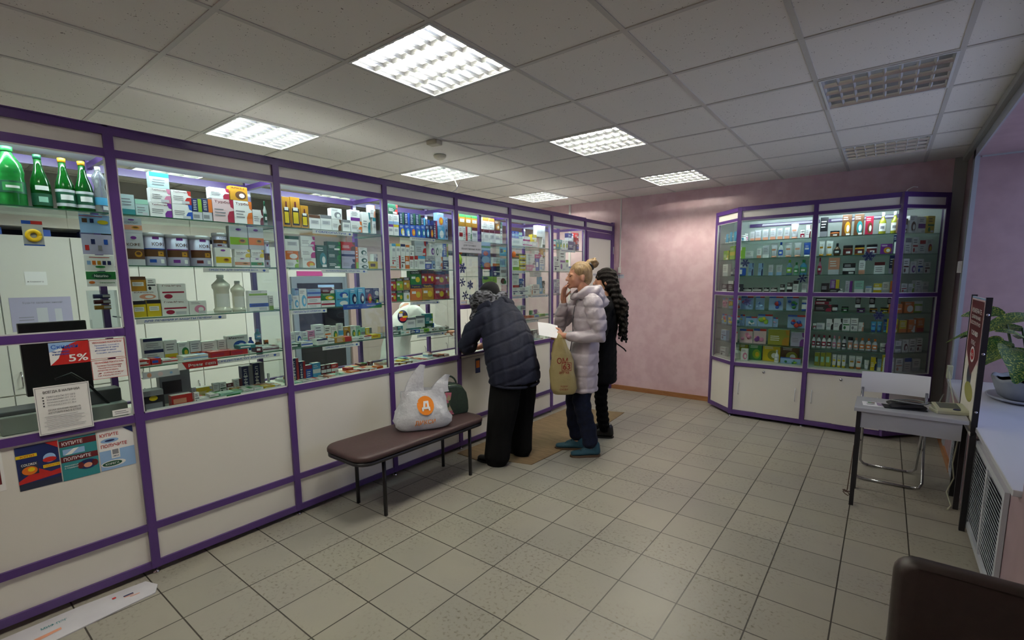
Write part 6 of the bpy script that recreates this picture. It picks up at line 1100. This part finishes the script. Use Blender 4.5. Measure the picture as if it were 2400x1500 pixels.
fuse('hair_bun', [('s', q(-.14, 0, .10), (.04, .038, .038)), ('c', [(q(-.11, .02, .12), .014), (q(-.145, .03, .125), .014), (q(-.17, .01, .1), .014)]), ('c', [(q(-.12, -.03, .13), .012), (q(-.15, 0, .14), .014)])], .005, BLO, hr, 2)
MB().tube([q(-.108 + .03 * math.cos(a) * .6, .033 * math.sin(a), .085 + .03 * math.cos(a)) for a in [k * math.pi / 8 for k in range(17)]], .009, BLACKM, 8).build('hair_tie', hr)
COAT = noise_mat('pale_lilac_quilted_nylon', 'b0a6ae', 'bbb1b9', 5, .42, 3, .5, 22)
ct = fuse('coat', [('c', [((.0, 0, .60), (.13, .178)), ((.0, 0, .66), (.125, .175)), ((-.0, 0, .82), (.13, .185)), ((-.02, 0, 1.0), (.115, .165)), ((-.02, 0, 1.09), (.105, .15)), ((-.03, 0, 1.25), (.12, .175)), ((-.04, 0, 1.37), (.09, .16))], (0, 1, 0), 'flat'),
    ('c', [(ls, .078), ((-.08, .2, 1.2), .078), (le, .068), ((.05, .185, 1.08), .056), ((.14, .158, 1.085), .045)]), ('c', [(rs, .075), ((.12, -.19, 1.23), .07), (re_, .066), ((.18, -.11, 1.25), .055), ((.168, -.06, 1.325), .045)])], .009, COAT, r, 4, quilt(.1, .006, .003, .03))
fuse('hood', [('c', [((.045, .085, 1.42), .036), ((-.01, .11, 1.455), .042), ((-.08, .095, 1.46), .05), ((-.13, .0, 1.455), .055), ((-.08, -.095, 1.46), .05), ((-.01, -.11, 1.455), .042), ((.05, -.07, 1.42), .036)]), ('c', [((-.1, .06, 1.42), .05), ((-.165, .0, 1.37), .06), ((-.1, -.06, 1.42), .05)]), ('c', [((.07, .05, 1.41), .03), ((.08, -.04, 1.40), .03)])], .008, COAT, ct, 4, lambda c: .006 * math.sin(c.z * 60 + c.x * 50) + .004 * math.sin(c.y * 70))
mb = MB(); mb.tube([(.015 * math.sin(a * 9) * 0 + .118 * math.cos(a) - .015, .165 * math.sin(a), 1.075) for a in [k * math.pi / 16 for k in range(33)]], .008, COAT, 8); mb.build('waist_cord', ct)
mb = MB(); mb.tube([(.132, -.01, .61), (.131, -.01, .8), (.112, -.01, .95), (.09, -.01, 1.08), (.096, -.01, 1.22), (.078, 0, 1.33)], .004, mat('zip_grey', '5a5560'), 6); mb.build('zip', ct)
JE = noise_mat('dark_blue_denim', '0c1122', '11182e', 30, .8, 3, .2, 120)
fuse('trousers', [('c', [((-.0, .08, .74), (.08, .075)), ((.03, .085, .5), (.08, .075)), ((-.035, .08, .25), (.072, .062)), ((-.055, .08, .12), (.07, .058))]), ('c', [((.0, -.075, .74), (.08, .075)), ((.065, -.08, .5), (.08, .075)), ((.05, -.095, .25), (.07, .06)), ((.03, -.1, .13), (.066, .056))]), ('s', (0, 0, .76), (.08, .13, .08))], .008, JE, r, 4, fold(.006, 55))
BOOT = mat('teal_suede', '1c4656', .75); SOLE = mat('brown_sole', '4c3828', .6)
shoe(r, -.045, .08, BOOT, SOLE, .0, lace=True); shoe(r, .06, -.11, BOOT, SOLE, -.2, lace=True)
# papers and bag held by the blonde woman (things of their own)
def at(p): return Matrix.Translation((.955, 3.70, 0)) @ Matrix.Rotation(A, 4, 'Z') @ Vector(p)
mb = MB(); Wv = [at((.24 + .17 * t, .13 + .01 * t, 1.12 + .035 * t)) for t in (0, .5, 1)]
nv = Matrix.Rotation(A, 3, 'Z') @ Vector((0, .05, -.05)); mb.rings([[p - nv + Vector((0, 0, .006 * (i == 1))) for i, p in enumerate(Wv)], [p + nv for p in Wv]], PAPER, cap=False, closed=False, smooth=False)
mb.rings([[p - nv - Vector((0, 0, .0012)) for i, p in enumerate(Wv)], [p + nv - Vector((0, 0, .0012)) for p in Wv]], PAPER, cap=False, closed=False, smooth=False)
tag(mb.build('paper_slip'), 'white paper slip held out in the hand of the blonde person', 'paper')
YB_ = film_mat('beige_bag_film', 'bdae7c', .95, .35)
b = bag('plastic_bag', .22, .1, .44, YB_, tuple(at((.2, .20, .60))), A + math.pi, 'beige translucent plastic bag with red logo, hanging from the hand of the blonde', 'bag',
        [(0, .7, .6), (.01, .85, .9), (.05, .98, 1.1), (.12, 1.0, 1.15), (.2, .95, 1.0), (.28, .85, .8), (.35, .7, .6), (.42, .5, .5), (.47, .36, .4)], [(0, .035, .08, 0)], .01, 9, -.08)
RP = mat('red_bag_print', '8a2a20', .45); mb = MB(); Mp = Matrix(((-1, 0, 0, .04), (0, 0, 1, .0), (0, 1, 0, .0), (0, 0, 0, 1)))
# print on the +y side of the bag in its local frame is the far side; the near side is -y
Mn = Matrix(((1, 0, 0, 0), (0, 0, -1, -.062), (0, 1, 0, 0), (0, 0, 0, 1)))
for args in (('ОМ', -.07, .27, .09, .05), ('63', -.02, .22, .06, .05), ('аптека', -.05, .185, .08, .02), ('ЖДЕМ', -.04, .07, .06, .016), ('СНОВА!', -.045, .045, .07, .016)): mb.text(args[0], Mn @ Matrix.Translation((args[1], args[2], 0)), RP, w=args[3], h=args[4], bold=.03)
mb.build('lettering', b); mb = MB()
for (x0, y0, x1, y1) in ((-.03, .21, -.026, .28), (-.03, .21, .05, .214), (.046, .21, .05, .28), (-.03, .276, .05, .28)): mb.poly([Mn @ Vector(p) for p in ((x0, y0, 0), (x1, y0, 0), (x1, y1, 0), (x0, y1, 0))], RP)
mb.build('logo_print', b)
# ---- person bending at the cash window
r = empty('person', (.50, 3.18, 0), 'person in a dark navy jacket and black trousers bending at the cash window', 'person', rz=math.pi)
hp, q, e = headprims((.33, -.19, 1.405), -.25, .6)
ls, le, lw = (.19, .03, 1.25), (.36, .10, .98), (.50, -.05, .925); rs, re_, rw = (.22, -.35, 1.25), (.4, -.36, .98), (.52, -.22, .925)
fuse('body', hp + [('c', [((.2, -.16, 1.28), .06), ((.29, -.18, 1.4), .05)]), ('c', [((0, -.05, .88), (.12, .15)), ((.08, -.09, 1.05), (.11, .14)), ((.18, -.15, 1.24), (.1, .16))]), ('c', [(ls, .045), (le, .038), (lw, .028)]), ('c', [(rs, .045), (re_, .038), (rw, .028)]),
    ('c', [((-.02, .06, .85), .085), ((-.0, .1, .45), .06), ((-.0, .14, .08), .038)]), ('c', [((-.02, -.13, .85), .085), ((-.02, -.14, .45), .06), ((-.03, -.15, .08), .038)])]
    + hand((.56, -.09, .905), (1, -.5, -.1), (0, 0, 1), (-.4, -1, 0), .3) + hand((.575, -.19, .905), (1, .3, -.1), (0, 0, 1), (.3, 1, 0), .3), .007, SKIN, r, 3)
NAV = noise_mat('dark_navy_nylon', '181a28', '1c1f2f', 6, .75, 3, .6, 16)
jk = fuse('jacket', [('c', [((-.06, -.045, .70), (.2, .26)), ((-.05, -.045, .80), (.20, .265)), ((-.02, -.05, .90), (.2, .265)), ((.04, -.08, 1.05), (.19, .255)), ((.12, -.13, 1.19), (.165, .24)), ((.18, -.155, 1.29), (.12, .195)), ((.22, -.165, 1.35), (.09, .13))], (0, 1, 0), 'flat'),
    ('c', [(ls, .088), ((.29, .09, 1.12), .092), (le, .082), ((.44, .03, .955), .06), ((.49, -.03, .93), .05)]), ('c', [(rs, .088), ((.32, -.38, 1.12), .09), (re_, .08), ((.46, -.3, .955), .06)])], .01, NAV, r, 4, lambda c: -.008 * math.exp(-((((c.z * .9 + c.x * .45 + .02 * math.sin(c.y * 12)) % .11) - .055) / .009) ** 2) + .003 * math.sin(c.y * 33 + c.z * 27) + .003 * math.sin(c.x * 60 + c.y * 47))
fuse('collar', [('c', [((.26, .0, 1.31), .05), ((.19, -.02, 1.34), .055), ((.15, -.15, 1.36), .06), ((.18, -.28, 1.34), .055), ((.27, -.32, 1.31), .05)])], .008, NAV, jk, 4)
fuse('hem_band', [('c', [((-.055 + .185 * math.cos(a), -.045 + .248 * math.sin(a), .70 + .02 * math.cos(a)), .013) for a in [k * math.pi / 10 for k in range(21)]])], .006, NAV, jk, 2)
SCF = noise_mat('grey_black_scarf', '16161a', '7c7c84', 30, .9, 4, .5, 60, .42, .58, stretch=(1, 1, 2.5))
fuse('scarf', [('c', [((.2, -.06, 1.37), .045), ((.27, -.03, 1.37), .05), ((.36, -.08, 1.34), .05), ((.4, -.17, 1.33), .048), ((.36, -.27, 1.35), .048), ((.25, -.29, 1.38), .045), ((.19, -.2, 1.42), .05), ((.19, -.08, 1.4), .045)]), ('c', [((.22, -.03, 1.44), .04), ((.3, -.0, 1.43), .04), ((.38, -.02, 1.38), .04), ((.4, -.06, 1.3), .035), ((.42, -.05, 1.22), .03)])], .008, SCF, r, 4, fold(.006, 60))
HAT = noise_mat('black_felt_hat', '111014', '1a181c', 80, .95)
fuse('hat', [('s', q(-.025, 0, .045), (.106, .09, .09), e), ('c', [(q(.07 * math.cos(a) - .02, .085 * math.sin(a), .01), .018) for a in [k * math.pi / 8 for k in range(17)]])], .007, HAT, r, 4)
TR = noise_mat('black_wide_trousers', '040405', '060607', 20, 1.0)
fuse('trousers', [('c', [((-.05, .06, .76), (.135, .125)), ((-.03, .08, .5), (.135, .125)), ((-.01, .12, .25), (.115, .10)), ((.0, .14, .06), (.12, .098))]), ('c', [((-.06, -.15, .76), (.135, .125)), ((-.04, -.16, .5), (.13, .12)), ((-.04, -.155, .25), (.105, .09)), ((-.04, -.155, .065), (.105, .088))]), ('s', (-.05, -.045, .78), (.14, .19, .09))], .009, TR, r, 4, fold(.004, 18))
BS = mat('black_shoe_leather', '0a0a0c', .4)
shoe(r, .03, .15, BS, BS, .05); shoe(r, -.02, -.155, BS, BS, -.05)
# ---- dark-haired person behind
A2 = math.atan2(-.45, -.9)
r = empty('person', (.86, 4.28, 0), 'person with long wavy dark hair and black coat standing behind the blonde', 'person', rz=A2)
hp, q, e = headprims((.0, 0, 1.535), 0, .05, .97)
fuse('body', hp + [('c', [((-.03, 0, 1.32), .055), ((-.01, 0, 1.47), .05)]), ('c', [((0, 0, .88), (.1, .13)), ((-.03, 0, 1.3), (.085, .14))]), ('c', [((-.02, .16, 1.3), .04), ((.02, .2, 1.05), .035), ((.16, .12, .98), .027)]), ('c', [((-.02, -.16, 1.3), .04), ((.02, -.2, 1.05), .035), ((.16, -.12, .98), .027)]),
    ('c', [((0, .08, .86), .07), ((.02, .08, .45), .05), ((-.02, .08, .08), .035)]), ('c', [((0, -.08, .86), .07), ((.02, -.08, .45), .05), ((0, -.08, .08), .035)])] + hand((.205, .09, .97), (1, -.6, 0), (.3, .8, .4), (0, -.2, 1), .5) + hand((.205, -.09, .97), (1, .6, 0), (.3, -.8, .4), (0, .2, 1), .5), .007, SKIN, r, 3)
DH = noise_mat('dark_brown_hair', '0a0706', '1a1310', 60, .75, 3, .6, 90, stretch=(1, 1, .5))
H_ = [('s', q(-.022, 0, .042), (.102, .086, .092), e), ('s', q(-.06, 0, -.03), (.075, .095, .11), e)]
rn = random.Random(4)
H_ += [('c', [((-.07, 0, 1.5), (.06, .1)), ((-.1, 0, 1.4), (.055, .125)), ((-.13, 0, 1.3), (.05, .135)), ((-.14, 0, 1.2), (.035, .11))])]
for k in range(34):
    y = -.12 + .24 * k / 33; x0 = -.07 - rn.random() * .05; ph = rn.random() * 6; H_.append(('c', [((x0 + .0, y * .8, 1.5), .016), ((x0 - .03, y, 1.4), .016)] + [((x0 - .07 - .035 * (1 - abs(y) / .15) + .016 * math.sin(ph + t * 2.1), y * 1.25 + .014 * math.cos(ph + t * 2.3), 1.33 - t * .052), .014 - .001 * t) for t in range(5 + rn.randrange(4))]))
fuse('hair', H_, .0055, DH, r, 2, lambda c: .005 * math.sin(c.z * 120 + 3 * math.sin(c.y * 40)) + .003 * math.sin(c.y * 190))
BC = noise_mat('black_coat_fabric', '060608', '09090c', 8, .8, 3, .3, 25)
bc = fuse('coat', [('c', [((0, 0, .56), (.135, .175)), ((0, 0, .85), (.13, .165)), ((-.01, 0, 1.0), (.11, .145)), ((-.02, 0, 1.15), (.12, .165)), ((-.03, 0, 1.32), (.09, .16))], (0, 1, 0), 'flat'), ('c', [((-.02, .16, 1.3), .07), ((.02, .21, 1.06), .06), ((.14, .13, .99), .045)]), ('c', [((-.02, -.16, 1.3), .07), ((.02, -.21, 1.06), .06), ((.14, -.13, .99), .045)])], .01, BC, r, 4, quilt(.14, .002, .003))
MB().tube([(-.12, -.05, .93), (-.16, -.07, .9), (-.2, -.075, .87), (-.22, -.08, .845)], .007, BC, 6).build('belt_end', bc)
fuse('trousers', [('c', [((0, .08, .7), .08), ((.02, .08, .4), .062), ((-.02, .08, .1), .055)]), ('c', [((0, -.08, .7), .08), ((.02, -.08, .4), .062), ((0, -.08, .1), .055)])], .009, TR, r, 4, lambda c: .004 * math.sin(c.z * 110))
shoe(r, -.01, .08, BS, BS); shoe(r, .03, -.08, BS, BS)
for n_ in ('dark_navy_nylon', 'black_wide_trousers', 'dark_brown_hair', 'black_coat_fabric', 'dark_blue_denim'): _mats[n_].node_tree.nodes['Principled BSDF'].inputs['Specular IOR Level'].default_value = .2
# ---- pharmacist behind the shelves
r = empty('person', (-.85, 3.12, 0), 'person in a white medical coat leaning over behind the shelves left of the cash window', 'person', rz=math.radians(62))
hp, q, e = headprims((.28, -.02, 1.47), 0, .6)
ls, le, lw = (.12, .17, 1.27), (.24, .2, 1.06), (.44, .1, 1.03); rs, re_, rw = (.14, -.18, 1.27), (.3, -.24, 1.08), (.46, -.16, 1.05)
fuse('body', hp + [('c', [((.16, -.01, 1.3), .058), ((.25, -.02, 1.42), .05)]), ('c', [((-.03, 0, .9), (.11, .14)), ((.04, 0, 1.08), (.1, .12)), ((.12, 0, 1.26), (.09, .14))]), ('c', [(ls, .042), (le, .036), (lw, .027)]), ('c', [(rs, .042), (re_, .036), (rw, .027)]), ('c', [((0, .08, .86), .08), ((0, .08, .08), .04)]), ('c', [((0, -.08, .86), .08), ((0, -.08, .08), .04)])]
     + hand((.5, .07, 1.02), (1, -.4, 0), (0, 0, 1), (-.3, -1, 0), .4) + hand((.52, -.14, 1.04), (1, .3, 0), (0, 0, 1), (.2, 1, 0), .4), .007, SKIN, r, 3)
MC = noise_mat('white_medical_coat', 'd0d4d2', 'd8dcda', 4, .7, 3, .2, 20)
fuse('medical_coat', [('c', [((-.02, 0, .5), (.17, .21)), ((-.03, 0, .8), (.155, .19)), ((0, 0, 1.0), (.13, .16)), ((.07, 0, 1.15), (.13, .17)), ((.13, 0, 1.27), (.09, .15))]), ('c', [(ls, .07), (le, .062), ((.4, .12, 1.035), .045)]), ('c', [(rs, .07), (re_, .062), ((.42, -.18, 1.055), .045)])], .01, MC, r, 4, fold(.008, 26))
fuse('hair', [('s', q(-.024, 0, .042), (.102, .086, .09), e), ('s', q(-.07, 0, -.02), (.06, .08, .09), e)], .007, DH, r, 3)
shoe(r, 0, .08, WHITE, WHITE); shoe(r, 0, -.08, WHITE, WHITE)
